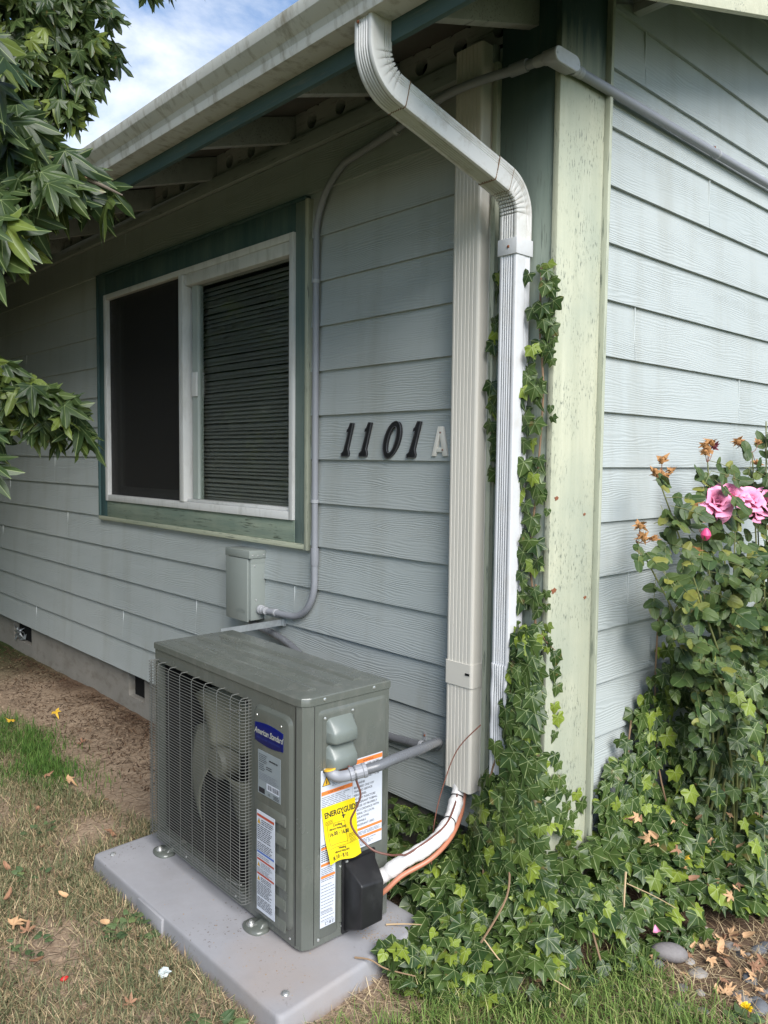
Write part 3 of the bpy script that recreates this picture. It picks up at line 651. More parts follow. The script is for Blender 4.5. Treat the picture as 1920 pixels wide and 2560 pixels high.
# ------------------------------------------------------------------ downspout with two elbows
ds = thing('downspout', 'white corrugated metal downspout with two elbows beside the corner trim', 'downspout', (-.105, -.065, G))
def spout_profile(w, d, rib=.0046, per=9):
    """(x, n, side) round the rim; n runs towards the front"""
    P = []
    def face(p0, p1, nx, ny, ribs, tagn):
        L = 46
        for i in range(L):
            t_ = (i + .5) / L
            x = p0[0] + (p1[0] - p0[0]) * t_; y = p0[1] + (p1[1] - p0[1]) * t_
            a = 0
            if .10 < t_ < .90 and ribs: a = rib * (0.5 - 0.5 * math.cos(2 * math.pi * (t_ - .10) / .80 * ribs)) ** .8
            P.append((x - nx * a, y - ny * a, tagn))
    r_ = .006; hw, hd = w / 2, d / 2
    face((-hw + r_, hd), (hw - r_, hd), 0, 1, 5, 0); P.append((hw - r_ * .3, hd - r_ * .3, 4))
    face((hw, hd - r_), (hw, -hd + r_), 1, 0, 0, 1)
    for q in range(len(P) - 46, len(P)):      # side face: shallow pair of ribs
        t_ = (q - (len(P) - 46)) / 45
        if .62 < t_ < .95: P[q] = (P[q][0] - .0016 * abs(math.sin((t_ - .62) / .33 * math.pi * 3)), P[q][1], 1)
    P.append((hw - r_ * .3, -hd + r_ * .3, 4))
    face((hw - r_, -hd), (-hw + r_, -hd), 0, -1, 0, 2); P.append((-hw + r_ * .3, -hd + r_ * .3, 4))
    face((-hw, -hd + r_), (-hw, hd - r_), -1, 0, 3, 3); P.append((-hw + r_ * .3, hd - r_ * .3, 4))
    return P
SP = spout_profile(.066, .074)
def spout_run(name, path, mat, inner=None, grow=0.0, crimps=None, crumple=0.0):
    """path: (y, z) centre line in the plane x = -.105, inner: +1 wall side / -1 front side pleated"""
    m = MB(); rs = []
    for i, (y, z) in enumerate(path):
        a, b = path[max(i - 1, 0)], path[min(i + 1, len(path) - 1)]; ty, tz = b[0] - a[0], b[1] - a[1]; L = math.hypot(ty, tz); ty, tz = ty / L, tz / L
        ny, nz = tz, -ty                # points to the front when the pipe runs down
        ring = []
        for (x, n, sd_) in SP:
            k = 0
            if crimps and crimps[i]:
                wgt = max(0, min(1, .5 + .62 * (n / .037) * (-inner)))
                k = crimps[i] * wgt
            sx = 1 + grow / .033; x2 = x * sx - (x / .033) * k * .35; n2 = n * (1 + grow / .037) + (inner or 0) * k * .55
            if crumple: x2 += crumple * math.sin(z * 61 + n * 50) * .5; n2 += crumple * math.sin(z * 47 + x * 90)
            ring.append((-.105 + x2, -(-y) + ny * n2, z + nz * n2))
        rs.append(ring)
    m.rings(rs); return m.build(name, mat, ds, smooth=True, ang=48)
A75 = R(75); Rb = .095
def elbow_path(y0, z0, lead, tail, rev=False, n=30):
    # vertical downwards at y0 starting z0, bending towards the wall
    pts = [(y0, z0 + lead * (1 - i / 3)) for i in range(3)]
    pts += [(y0 + Rb * (1 - math.cos(A75 * i / n)), z0 - Rb * math.sin(A75 * i / n)) for i in range(n + 1)]
    e = pts[-1]; d = (math.sin(A75), -math.cos(A75)); pts += [(e[0] + d[0] * tail * k / 2, e[1] + d[1] * tail * k / 2) for k in (1, 2)]
    return pts
up = elbow_path(-.653, 2.535, .068, .022)
cr = [0] * 3 + [(.0125 if i % 4 == 1 else 0) if 2 < i < 29 else 0 for i in range(31)] + [0, 0]
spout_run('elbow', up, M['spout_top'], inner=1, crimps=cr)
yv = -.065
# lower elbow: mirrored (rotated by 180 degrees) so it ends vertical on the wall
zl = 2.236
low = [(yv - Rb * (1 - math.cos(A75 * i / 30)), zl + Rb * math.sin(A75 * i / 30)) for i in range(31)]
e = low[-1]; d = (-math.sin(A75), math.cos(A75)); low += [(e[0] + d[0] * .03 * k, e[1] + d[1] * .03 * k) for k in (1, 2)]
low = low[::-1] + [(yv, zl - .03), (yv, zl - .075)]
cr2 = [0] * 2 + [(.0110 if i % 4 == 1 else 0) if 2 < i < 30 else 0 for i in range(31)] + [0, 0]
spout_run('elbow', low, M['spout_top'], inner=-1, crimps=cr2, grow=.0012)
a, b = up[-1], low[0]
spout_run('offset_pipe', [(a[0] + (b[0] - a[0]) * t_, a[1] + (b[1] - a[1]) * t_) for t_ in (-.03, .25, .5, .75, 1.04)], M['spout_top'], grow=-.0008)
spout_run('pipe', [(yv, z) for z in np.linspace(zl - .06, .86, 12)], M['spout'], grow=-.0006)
spout_run('crumpled_foot', [(yv - .004, z) for z in np.linspace(.862, .30, 18)], M['spout'], grow=-.0006, crumple=.0012)
st = MB(); st.rings([[(-.105 + sx * (.0352 + .001), yv + sy * (.0392 + .001), z) for sx, sy in ((-1, -1), (1, -1), (1, 1), (-1, 1))] for z in (2.118, 2.166)]); st.build('strap', M['spout'], ds, bevel=.0008)
for (q0, q1) in ((up[-1], b), (low[0], a), (low[3], low[4])):
    dy, dz_ = q1[0] - q0[0], q1[1] - q0[1]; L_ = math.hypot(dy, dz_); spout_run('seam', [q0, (q0[0] + dy / L_ * .0022, q0[1] + dz_ / L_ * .0022)], M['rust_seam'], grow=.0013)
for p in ((-.1, yv - .0405, 2.141), (-.118, -.693, 2.585)): MB().lathe(p, (0, -1, 0), [(-.001, .0045), (.002, .0042), (.003, .002)], 10).build('screw', M['rust'], ds)
bo = MB(); 
for k, (z, r_) in enumerate(((.30, .060), (.315, .068), (.33, .058), (.345, .066), (.36, .056))): bo.lathe((-.105, yv - .012, z - .012), (.06, -.1, 1), [(0, r_ * .85), (.006, r_), (.014, r_), (.02, r_ * .85)], 18)
bo.build('drain_boot', M['spout'], ds, smooth=True)

# ------------------------------------------------------------------ beige line set cover
lc = thing('line_set_cover', 'tall beige plastic line set cover running up the wall beside the downspout', 'pipe cover', (-.30, 0, .39))
def cover(name, x0, x1, y0, z0, z1, gro=True, flare=False):
    prof = [(x0, -.002), (x0, y0 + .008), (x0 + .003, y0 + .002), (x0 + .008, y0)]
    if gro:
        for g_ in np.linspace(x0 + .016, x1 - .022, 6): prof += [(g_ - .0022, y0), (g_ - .0012, y0 + .0016), (g_ + .0012, y0 + .0016), (g_ + .0022, y0)]
    prof += [(x1 - .008, y0), (x1 - .003, y0 + .002), (x1, y0 + .008), (x1, -.030), (x1 + .004, -.026), (x1 + .004, -.002)]
    m = MB(); m.rings([[(x, y, z) for x, y in prof] for z in (z0, z1)]); return m.build(name, M['beige'], lc, smooth=True, ang=20)
cover('cover_lower', -.352, -.238, -.078, .395, .772)
cover('cover_upper', -.352, -.238, -.078, .812, 2.80)
cover('joint_band', -.355, -.2345, -.0815, .7505, .8285, gro=False)
MB().box(-.262, -.244, -.0835, -.0812, .792, .799).build('clip_slot', M['attic'], lc)

# ------------------------------------------------------------------ conduit along the wall and round the corner
cd = thing('conduit', 'grey plastic conduit bending up past the window and round the house corner', 'conduit', (-1.135, -.033, 1.1))
r_ = .0136
path = [(-1.452, -.040, .823), (-1.42, -.034, .823), (-1.36, -.033, .822)]
path += arc((-1.30, -.033, .992), .168, R(-90), R(0), 12, (1, 0, 0), (0, 0, 1))[1:] + [(-1.132, -.033, 1.10)]
MB().tube(path, .0140, 14).build('elbow', M['pvc'], cd, smooth=True)
MB().lathe((-1.132, -.033, 1.055), (0, 0, 1), [(0, .0140), (.012, .0172), (.055, .0174), (.075, .0174), (.076, .0136)], 16).build('coupling', M['pvc'], cd, smooth=True)
path = [(-1.132, -.033, 1.12), (-1.132, -.033, 1.8), (-1.130, -.033, 2.36)] + arc((-.86, -.035, 2.37), .27, R(180), R(107), 14, (1, 0, 0), (0, 0, 1))[1:]
path += [(-.72, -.045, 2.652), (-.52, -.075, 2.664), (-.37, -.104, 2.667), (-.24, -.103, 2.667), (-.115, -.082, 2.666)]
MB().tube(smooth_path(path, 3), r_, 14).build('riser_pipe', M['pvc'], cd, smooth=True)
MB().lathe((-.122, -.0825, 2.666), (1, .08, 0), [(0, .0135), (.0005, .0184), (.058, .0184), (.0585, .0135)], 18).build('coupling', M['pvc'], cd, smooth=True)
MB().tube([(-.066, -.078, 2.665), (-.03, -.075, 2.664)], .0136, 14).build('pipe', M['pvc'], cd, smooth=True)
MB().lathe((-.038, -.0755, 2.664), (1, .04, 0), [(0, .0150), (.012, .0165), (.03, .0165), (.034, .020), (.06, .020)], 18).build('hub', M['pvc_l'], cd, smooth=True)
# LB fitting: long body on the gable side, lid facing away from the house
def stadium(x, y0, y1, zc_, h, n=8):
    yc0, yc1 = y0 + h, y1 - h
    return [(x, yc0 + h * math.cos(a_), zc_ + h * math.sin(a_)) for a_ in [R(90 + 180 * i / n) for i in range(n + 1)]] + [(x, yc1 + h * math.cos(a_), zc_ + h * math.sin(a_)) for a_ in [R(-90 + 180 * i / n) for i in range(n + 1)]]
lb = MB(); lb.rings([stadium(.016, -.108, .006, 2.652, .0195), stadium(.020, -.111, .009, 2.652, .0215), stadium(.0565, -.113, .011, 2.651, .0225)])
lbo = lb.build('junction_fitting', M['pvc_l'], cd, smooth=True)
l2 = MB(); l2.rings([stadium(.0567, -.112, .010, 2.651, .0215), stadium(.0595, -.112, .010, 2.651, .0215), stadium(.0605, -.111, .009, 2.651, .0205)]); l2.build('lid', M['lid'], lbo, smooth=True)
for y in (-.102, .0005): MB().lathe((.0606, y, 2.651), (1, 0, 0), [(0, .004), (.0012, .0035)], 8).build('screw', M['steel'], lbo)
lb2 = MB(); lb2.lathe((.036, .008, 2.650), (0, 1, 0), [(0, .018), (.012, .0175), (.013, .015), (.020, .015), (.021, .0165), (.03, .0165), (.031, .0125)], 16); lb2.build('socket', M['pvc_l'], cd, smooth=True)
MB().tube([(.036, .03, 2.650), (.036, .5, 2.6495), (.036, 1.4, 2.648), (.036, 4.5, 2.64)], .0150, 14).build('gable_pipe', M['pvc'], cd, smooth=True)
def strap(c, axis, wall):   # wall: direction pointing to the wall, tab with a screw
    c = Vector(c); ax = Vector(axis); n_ = Vector(wall); t_ = ax.cross(n_)
    m = MB(); m.lathe(c - ax * .007, ax, [(0, .0140), (.001, .0166), (.013, .0166), (.014, .0140)], 16)
    q = c + t_ * .026 + n_ * .010
    m.add([q + ax * a_ + t_ * b_ + n_ * c__ for c__ in (0, .002) for a_, b_ in ((-.007, -.013), (.007, -.013), (.007, .010), (-.007, .010))], [(0, 1, 2, 3), (7, 6, 5, 4), (0, 4, 5, 1), (1, 5, 6, 2), (2, 6, 7, 3), (3, 7, 4, 0)])
    o = m.build('strap', M['pvc_l'], cd, smooth=True, ang=30)
    MB().lathe(q + t_ * .002, -n_, [(0, .0045), (.0025, .004), (.003, .002)], 10).build('screw', M['rust'], o)
for z in (2.207, 1.323): strap((-1.132, -.033, z), (0, 0, 1), (0, 1, 0))
strap((-.655, -.050, 2.655), (.97, 0, .2), (0, 1, 0)); strap((.036, .949, 2.649), (0, 1, 0), (-1, 0, 0)); strap((.036, .045, 2.650), (0, 1, 0), (-1, 0, 0))
strap((-1.405, -.0335, .823), (-1, 0, 0), (0, 1, 0))
MB().lathe((-1.512, -.042, .823), (1, 0, 0), [(0, .021), (.010, .021), (.011, .0185), (.024, .0185), (.025, .0168), (.045, .0168), (.046, .0125)], 16).build('connector', M['pvc_l'], cd, smooth=True)

# ------------------------------------------------------------------ disconnect box
bx = thing('disconnect_box', 'grey metal electrical disconnect box on the wall under the window', 'electrical box', (-1.61, 0, .775))
MB().box(-1.705, -1.520, -.086, -.008, .775, 1.052).build('enclosure', M['boxgrey'], bx, bevel=.0025)
MB().box(-1.712, -1.534, -.096, -.0875, .768, 1.050).build('front_cover', M['boxgrey'], bx, bevel=.002)
rc = MB(); rc.box(-1.713, -1.514, -.098, -.006, 1.053, 1.088); rc.build('rain_cap', M['boxgrey'], bx, bevel=.002)
MB().box(-1.706, -1.519, -.084, -.010, 1.030, 1.052).build('cap_skirt', M['boxgrey'], bx)
for (y, z) in ((-.080, 1.066), (-.052, 1.064), (-.022, 1.066), (-.066, 1.018), (-.058, .865), (-.040, .795)): MB().lathe((-1.5145 if z > 1.03 else -1.5205, y, z), (1, 0, 0), [(0, .0048), (.0022, .0042), (.003, .002)], 10).build('screw', M['steel'], bx)
lv, lf_ = text_mesh('EATON', .024, 0, 'LEFT', 1.05)
et = MB(); et.add([(-1.628 + x * .92, -.0963, .806 + y) for x, y in lv] + [(-1.628 + x * .92, -.0985, .806 + y) for x, y in lv], lf_ + [tuple(i + len(lv) for i in f_[::-1]) for f_ in lf_])
et.build('raised_lettering', M['boxgrey'], bx)

# ------------------------------------------------------------------ galvanised bracket
br = MB(); br.box(-1.50, -1.352, -.028, -.0145, .7705, .800)
br.hexa([(-1.372, -.33, .771), (-1.3695, -.33, .771), (-1.3695, -.029, .771), (-1.372, -.029, .771), (-1.372, -.33, .798), (-1.3695, -.33, .798), (-1.3695, -.029, .798), (-1.372, -.029, .798)])
br.box(-1.405, -1.3725, -.33, -.029, .771, .7735)
bro = br.build('metal_bracket', M['zinc'], None)
tag(bro, 'galvanised metal bracket reaching from the wall over the unit back', 'bracket')

# ------------------------------------------------------------------ house numbers
def shape_obj(name, outer, hole, y0, depth, mat, rim, label, grp=None):
    """plate numeral: outline prism (optional hole) with a raised rim"""
    o = thing(name, label, 'house number', (sum(p[0] for p in outer) / len(outer), y0, min(p[1] for p in outer)), group=grp)
    m = MB(); n = len(outer)
    if hole:
        m.rings([[(x, y0, z) for x, z in outer], [(x, y0 - depth, z) for x, z in outer], [(x, y0 - depth, z) for x, z in hole], [(x, y0, z) for x, z in hole], [(x, y0, z) for x, z in outer]], caps=False)
    else: m.prism([(x, y0, z) for x, z in outer], (0, -depth, 0))
    m.build('plate', mat, o, bevel=.0012)
    for lp in ([outer, hole] if hole else [outer]):
        if rim:
            ctr = Vector((sum(p[0] for p in lp) / len(lp), sum(p[1] for p in lp) / len(lp)))
            pts = [(x, y0 - depth - .0006, z) for x, z in lp]; MB().tube(pts + pts[:1], .0018, 6).build('rim', rim, o, smooth=True)
    return o
def one(x0):   # italic 1 with flag and slab foot; foot at x0
    P = [(0, 0), (.044, .0), (.046, .012), (.040, .028), (.071, .128), (.055, .128), (.043, .107), (.036, .103), (.034, .093), (.043, .094), (.015, .020), (.001, .010)]
    return [(x0 + x, 1.508 + z) for x, z in P]
shape_obj('house_numeral', one(-.978), None, -.0138, .010, M['num'], M['numrim'], 'black house numeral 1 nearest the window, first in the row')
shape_obj('house_numeral', one(-.872), None, -.0138, .010, M['num'], M['numrim'], 'black house numeral 1 directly left of the 0')
shape_obj('house_numeral', [(x, z - .003) for x, z in one(-.611)], None, -.0138, .010, M['num'], M['numrim'], 'black house numeral 1 between the 0 and the white letter A')
N = 28
def ell(cx, cz, a_, b_, sh): return [(cx + a_ * math.cos(t_) + sh * b_ * math.sin(t_), cz + b_ * math.sin(t_)) for t_ in [2 * math.pi * i / N for i in range(N)]]
shape_obj('house_numeral', ell(-.689, 1.569, .042, .068, .33), ell(-.689, 1.569, .021, .049, .33), -.0138, .010, M['num'], M['numrim'], 'black oval house numeral 0 in the middle of the row')
AO = [(-.486, 1.511), (-.466, 1.511), (-.462, 1.528), (-.452, 1.528), (-.452, 1.5225), (-.440, 1.5225), (-.4375, 1.511), (-.412, 1.511), (-.434, 1.613), (-.457, 1.613)]
ao = thing('house_letter', 'white house letter A at the end of the black numerals', 'house letter', (-.45, -.014, 1.511))
m = MB()   # two legs and a bar
m.prism([(-.486, -.0138, 1.511), (-.468, -.0138, 1.511), (-.4415, -.0138, 1.613), (-.4575, -.0138, 1.613)], (0, -.010, 0)); m.build('leg', M['letter'], ao, bevel=.001)
m = MB(); m.prism([(-.433, -.0136, 1.511), (-.411, -.0136, 1.511), (-.4345, -.0136, 1.613), (-.4555, -.0136, 1.613)], (0, -.0105, 0)); m.build('leg', M['letter'], ao, bevel=.001)
MB().box(-.470, -.428, -.0232, -.0140, 1.525, 1.541).build('crossbar', M['letter'], ao, bevel=.001)
for p in ((-.4455, -.0242, 1.592), (-.434, -.0242, 1.532)): MB().lathe(p, (0, -1, 0), [(0, .0035), (.0012, .003)], 10).build('screw', M['rust'], ao)

# ------------------------------------------------------------------ pad
pd = thing('equipment_pad', 'grey composite equipment pad lying on the dry soil under the outdoor unit', 'pad', (-.75, -.58, G))
PC = [(-1.342, -.888), (-.176, -.884), (-.222, -.285), (-1.365, -.285)]
def rrect(c, r_, n=4):
    out_ = []
    for i in range(4):
        p = Vector(c[i]); a = (Vector(c[i - 1]) - p).normalized(); b = (Vector(c[(i + 1) % 4]) - p).normalized()
        q0, q1 = p + a * r_, p + b * r_
        for k in range(n + 1):
            t_ = k / n; out_.append(q0 * (1 - t_) ** 2 + p * 2 * t_ * (1 - t_) + q1 * t_ ** 2)
    return out_
pm = MB(); ra = rrect(PC, .022)
def inset(c, d): ce = sum((Vector(p) for p in c), Vector((0, 0))) / 4; return [tuple(Vector(p) + (ce - Vector(p)).normalized() * d * 1.3) for p in c]
pm.rings([[(p.x, p.y, -.06) for p in rrect(inset(PC, -.008), .022)], [(p.x, p.y, .034) for p in ra], [(p.x, p.y, .042) for p in rrect(inset(PC, .002), .022)], [(p.x, p.y, .0465) for p in rrect(inset(PC, .006), .021)], [(p.x, p.y, .048) for p in rrect(inset(PC, .012), .02)]])
pm.build('slab', M['pad'], pd, smooth=True, ang=45)
for (x0, x1) in ((-.97, -.80),): MB().hexa([(x0, -.8965, -.02), (x1, -.8965, -.02), (x1, -.88, -.02), (x0, -.88, -.02), (x0, -.8935, .040), (x1, -.8935, .040), (x1, -.88, .0405), (x0, -.88, .0405)]).build('edge_tab', M['pad'], pd, bevel=.002)
for (x, y) in ((-1.285, -.835), (-.245, -.815)):
    MB().lathe((x, y, .047), (0, 0, 1), [(0, .0125), (.002, .0125), (.0025, .009), (.007, .009), (.0085, .006)], 6 if x < -1 else 12).build('anchor_bolt', M['steel'], pd)

# ------------------------------------------------------------------ outdoor unit (local frame: x 0 at its right end, y 0 at its front, z 0 on the pad)
ac = thing('air_conditioner', 'grey green outdoor air conditioning unit with wire fan guard standing on the pad', 'air conditioner', (-.341, -.687, .048), R(-1.2), local=True)
Wd, Dp, H1, H2, CH = .935, .330, .738, .765, .034
def outline(e=0.0):
    return [(-Wd - e, 0 - e), (-CH, 0 - e), (-CH * .35, .006 - e), (0 - .004 + e, CH * .6), (0 + e, CH), (0 + e, Dp + e), (-Wd - e, Dp + e)]
sh = MB()
oo = outline()
gx0, gx1, gz0, gz1 = -.915, -.285, .055, .695        # fan opening
# front skin with the opening
sh.add([(-Wd, 0, .012), (-CH, 0, .012), (-CH, 0, H1), (-Wd, 0, H1), (gx0, 0, gz0), (gx1, 0, gz0), (gx1, 0, gz1), (gx0, 0, gz1)], [(0, 1, 5, 4), (1, 2, 6, 5), (2, 3, 7, 6), (3, 0, 4, 7)])
sh.add([(gx0, y, z) if a else (gx1, y, z) for y in (0, .03) for a, z in ((1, gz0), (0, gz0), (0, gz1), (1, gz1))], [(0, 1, 5, 4), (1, 2, 6, 5), (2, 3, 7, 6), (3, 0, 4, 7)])
side = oo[1:6]
sh.rings([[(x, y, .012) for x, y in side], [(x, y, H1) for x, y in side]], caps=False, closed=False)
sh.add([(-Wd, 0, .012), (-Wd, Dp, .012), (-Wd, Dp, H1), (-Wd, 0, H1)], [(0, 1, 2, 3)])
sh.add([(x, y, .012) for x, y in oo], [tuple(range(len(oo)))])
sh.build('cabinet', M['ac'], ac, smooth=True, ang=25)
MB().box(-.036, -.0325, -.0006, .001, .02, H1 - .003).build('panel_seam', M['ac_dark'], ac)
MB().box(-.0006, .0006, .0405, .0425, .02, H1 - .003).build('panel_seam', M['ac_dark'], ac)
lid = MB(); lid.rings([[(x, y, H1 + .0015) for x, y in outline(.0035)], [(x, y, H1 + .022) for x, y in outline(.0035)], [(x, y, H2 - .002) for x, y in outline(.001)], [(x, y, H2) for x, y in outline(-.006)]])
lo = lid.build('top_panel', M['ac'], ac, smooth=True, ang=30)
for y, xa, xb in ((.075, -.86, -.06), (.165, -.89, -.05), (.25, -.87, -.06)):
    rb = MB(); rb.rings([[(x, y + s_ * w_, H2 - .001 + h_) for s_, w_, h_ in ((-1, .020, 0), (-1, .010, .0065), (1, .010, .0065), (1, .020, 0))] for x in (xa, xa + .02, xb - .02, xb)]); rb.build('pressed_rib', M['ac'], lo, smooth=True, ang=60)
# fan chamber
ch = MB(); ch.box(-.93, -.27, .30, .31, .02, H1); ch.box(-.275, -.27, .004, .30, .02, H1); ch.box(-.9325, -.9275, .004, .30, .02, H1); ch.box(-.93, -.27, .004, .30, .014, .02); ch.box(-.93, -.27, .004, .30, H1 - .006, H1 - .001)
ch.build('fan_chamber', M['ac_dark'], ac)
cl = MB()
for i in range(26): cl.box(-.92, -.285, .288, .298, .05 + i * .0255, .05 + i * .0255 + .009)
cl.build('coil_tubes', M['coil'], ac, kind='stuff')
fc = Vector((-.60, .105, .385))
fr = MB(); fr.lathe(fc + Vector((0, .02, 0)), (0, -1, 0), [(0, .062), (.055, .060), (.068, .050), (.072, .02)], 24); fan = fr.build('fan_hub', M['fan'], ac, smooth=True)
for k in range(3):
    m = MB(); rs = []; a0 = R(-58 + 120 * k)
    for i in range(9):
        rr = .055 + (.262 - .055) * i / 8; sp_ = R(46) * (1 - .15 * i / 8); sweep = R(26) * (i / 8) ** 1.5
        rs.append([(fc.x + rr * math.cos(a0 + sweep + sp_ * q), fc.y - .045 * q * (1 - .35 * i / 8) - .012, fc.z + rr * math.sin(a0 + sweep + sp_ * q)) for q in np.linspace(-1, 1, 8)])
    m.rings(rs, caps=False, closed=False); o = m.build('fan_blade', M['blade'], fan, smooth=True)
    so_ = o.modifiers.new('thick', 'SOLIDIFY'); so_.thickness = .003
mb_ = MB(); mb_.lathe((-.60, .22, .385), (0, -1, 0), [(0, .06), (.09, .06)], 16); mb_.box(-.63, -.57, .22, .24, .03, .72); mb_.build('motor', M['coil'], ac)
# wire guard
gd = MB(); xl, xr, zl_, zt_ = -.928, -.272, .050, .700; yf = -.034
nh = 64
for i in range(nh + 1):
    z = zl_ + (zt_ - zl_) * i / nh
    gd.tube([(xl, .0, z), (xl, yf + .012, z), (xl + .006, yf + .002, z), (xl + .016, yf, z), (xr - .016, yf, z), (xr - .006, yf + .002, z), (xr, yf + .012, z), (xr, .0, z)], .00115, 5)
guard = gd.build('fan_guard', M['wire'], ac, smooth=True, kind='stuff')
vx = [xl + .02] + list(np.linspace(xl + .075, xr - .075, 7)) + [xr - .02]
for x in vx:
    MB().tube([(x, 0, zt_ + .002), (x, yf + .010, zt_ + .002), (x, yf + .0032, zt_ - .008), (x, yf + .0032, zl_ + .008), (x, yf + .010, zl_ - .002), (x, 0, zl_ - .002)], .0016, 6).build('guard_rod', M['wire'], ac, smooth=True)
for x in (xl, xr):
    for y in (-.020, -.008):
        MB().tube([(x + (.0022 if x == xl else -.0022), y, zl_ - .002), (x + (.0022 if x == xl else -.0022), y, zt_ + .002)], .0014, 6).build('guard_rod', M['wire'], ac, smooth=True)
for z in (.10, .66):
    MB().tube([(xr - .10, yf + .003, z - .004), (xr - .05, yf + .004, z), (xr - .02, yf + .004, z + .006), (xr - .012, yf + .004, z + .012)], .0018, 6).build('guard_clip', M['steel'], ac, smooth=True)
# front service panel
def rr2(x0, x1, z0, z1, r, n=5): return [(p.x, p.y) for p in rrect([(x0, z0), (x1, z0), (x1, z1), (x0, z1)], r, n)]
sp_ = MB(); sp_.rings([[(x, .001, z) for x, z in rr2(-.249, -.045, .050, .700, .036)], [(x, -.0005, z) for x, z in rr2(-.249, -.045, .050, .700, .036)], [(x, -.0085, z) for x, z in rr2(-.241, -.055, .058, .690, .032)], [(x, -.009, z) for x, z in rr2(-.239, -.057, .060, .688, .030)]])
spo = sp_.build('service_panel', M['ac'], ac, smooth=True, ang=28)
for i in range(6):
    z = .402 - i * .0645
    lv_ = MB(); lv_.prism([(-.232, -.0088, z), (-.232, -.0150, z - .028), (-.232, -.0140, z - .0335), (-.232, -.0088, z - .034)], (.164, 0, 0)); lv_.build('louver', M['ac'], spo, bevel=.0012)
for p in ((-.225, -.0095, .668), (-.095, -.0095, .664)): MB().lathe(p, (0, -1, 0), [(0, .0035), (.0016, .003), (.002, .001)], 10).build('screw', M['steel'], spo)
# maker's badge
bd = MB(); N_ = 24
bp = []
for i in range(N_ + 1): t_ = i / N_; bp.append((-.236 + .152 * t_, .644 + .007 * math.sin(math.pi * t_)))
for i in range(N_ + 1): t_ = 1 - i / N_; bp.append((-.236 + .152 * t_, .589 - .007 * math.sin(math.pi * t_)))
bd.prism([(x, -.0088, z) for x, z in bp], (0, -.0022, 0)); bdo = bd.build('badge', M['navy'], ac, bevel=.001)
D = Decal((-.236, -.0112, .590), (1, 0, 0), (0, 0, 1), (0, -1, 0))
D.text('American Standard', .076, 0.0235, .0265, 'badge_ink', shear=.35, align='CENTER', sx=.78, spacing=.95, bold=.012); D.text('HEATING & AIR CONDITIONING', .076, .009, .0085, 'badge_dim', align='CENTER'); D.build('badge_lettering', bdo)
# rating plate
def sheet(name, O, U, V, N, w, h, mat, lab=None):
    O, U, V, N = Vector(O), Vector(U), Vector(V), Vector(N)
    m = MB(); p = [O, O + U * w, O + U * w + V * h, O + V * h]; m.add(p + [q + N * .0008 for q in p], [(0, 1, 2, 3), (4, 5, 6, 7), (0, 1, 5, 4), (1, 2, 6, 5), (2, 3, 7, 6), (3, 0, 4, 7)])
    return m.build(name, M[mat], ac, label=lab), Decal(O + N * .0008, U, V, N)
FR = ((1, 0, 0), (0, 0, 1), (0, -1, 0))
o, D = sheet('rating_plate', (-.2185, -.0092, .428), *FR, .121, .135, 'silver', 'silver rating plate with a bar code')
D.lines(.006, .058, .128, .100, 5, 'ink', fill=.3); D.lines(.062, .117, .122, .112, 1, 'ink'); D.lines(.006, .040, .098, .075, 4, 'ink', fill=.3); D.lines(.046, .080, .096, .084, 2, 'ink'); D.lines(.006, .116, .070, .045, 5, 'inkg', fill=.3)
D.rect(.048, .020, .116, .042, 'white'); 
x = .054
while x < .110: w_ = random.choice((.0012, .0012, .002, .003)); D.rect(x, .024, x + w_, .039, 'ink', .0009); x += w_ + random.choice((.0012, .002))
D.rect(.006, .004, .038, .020, 'ink'); D.text('UL', .056, .006, .010, 'ink', sx=1); D.lines(.085, .116, .017, .004, 3, 'ink'); D.build('print', o)
# long warning label on the louvers
o, D = sheet('warning_label', (-.2145, -.0162, .062), *FR, .098, .315, 'white', 'tall white warning label with red and blue bars')
D.rect(.003, .297, .095, .305, 'red'); D.warn(.004, .275, .019); D.lines(.026, .094, .294, .276, 3, 'ink', rag=.2); D.lines(.004, .088, .274, .225, 8, 'ink', rag=.2); D.lines(.004, .090, .220, .192, 5, 'ink', rag=.2)
D.rect(.003, .183, .095, .189, 'blue'); D.lines(.004, .075, .181, .170, 2); D.rect(.003, .160, .095, .166, 'red'); D.warn(.004, .140, .016); D.lines(.023, .088, .158, .140, 4); D.lines(.004, .085, .138, .122, 4)
D.rect(.003, .114, .095, .120, 'red'); D.warn(.004, .096, .016); D.lines(.023, .088, .112, .096, 3, 'ink'); D.lines(.004, .084, .094, .050, 9, 'ink', rag=.2); D.lines(.004, .086, .045, .012, 7, 'ink', rag=.2); D.build('print', o)
# right side: embossed field, hoods
RS = ((0, 1, 0), (0, 0, 1), (1, 0, 0))
em = MB()
def ridge(poly, r_=.0028):
    for lp in poly: em.tube([(.0004, y, z) for y, z in lp], r_, 6)
def emb(nm, y0, y1, z0, z1, r, d=.004, e=.010):
    m = MB(); m.rings([[(-.001, y, z) for y, z in rr2(y0, y1, z0, z1, r)], [(.0, y, z) for y, z in rr2(y0, y1, z0, z1, r)], [(d, y, z) for y, z in rr2(y0 + e, y1 - e, z0 + e, z1 - e, max(.004, r - e * .6))]]); return m.build(nm, M['ac'], ac, smooth=True, ang=28)
emb('side_panel', .054, .322, .300, .720, .020, .004, .008)
emb('side_panel', .052, .130, .030, .292, .016, .0035, .007); 
emb('side_rib', .134, .150, .050, .232, .008, .004, .004)
hp = MB(); hp.rings([[(.004, y, z) for y, z in rr2(.068, .186, .533, .708, .006)], [(.006, y, z) for y, z in rr2(.068, .186, .533, .708, .006)]]); hpo = hp.build('hood_plate', M['ac'], ac, bevel=.0008)
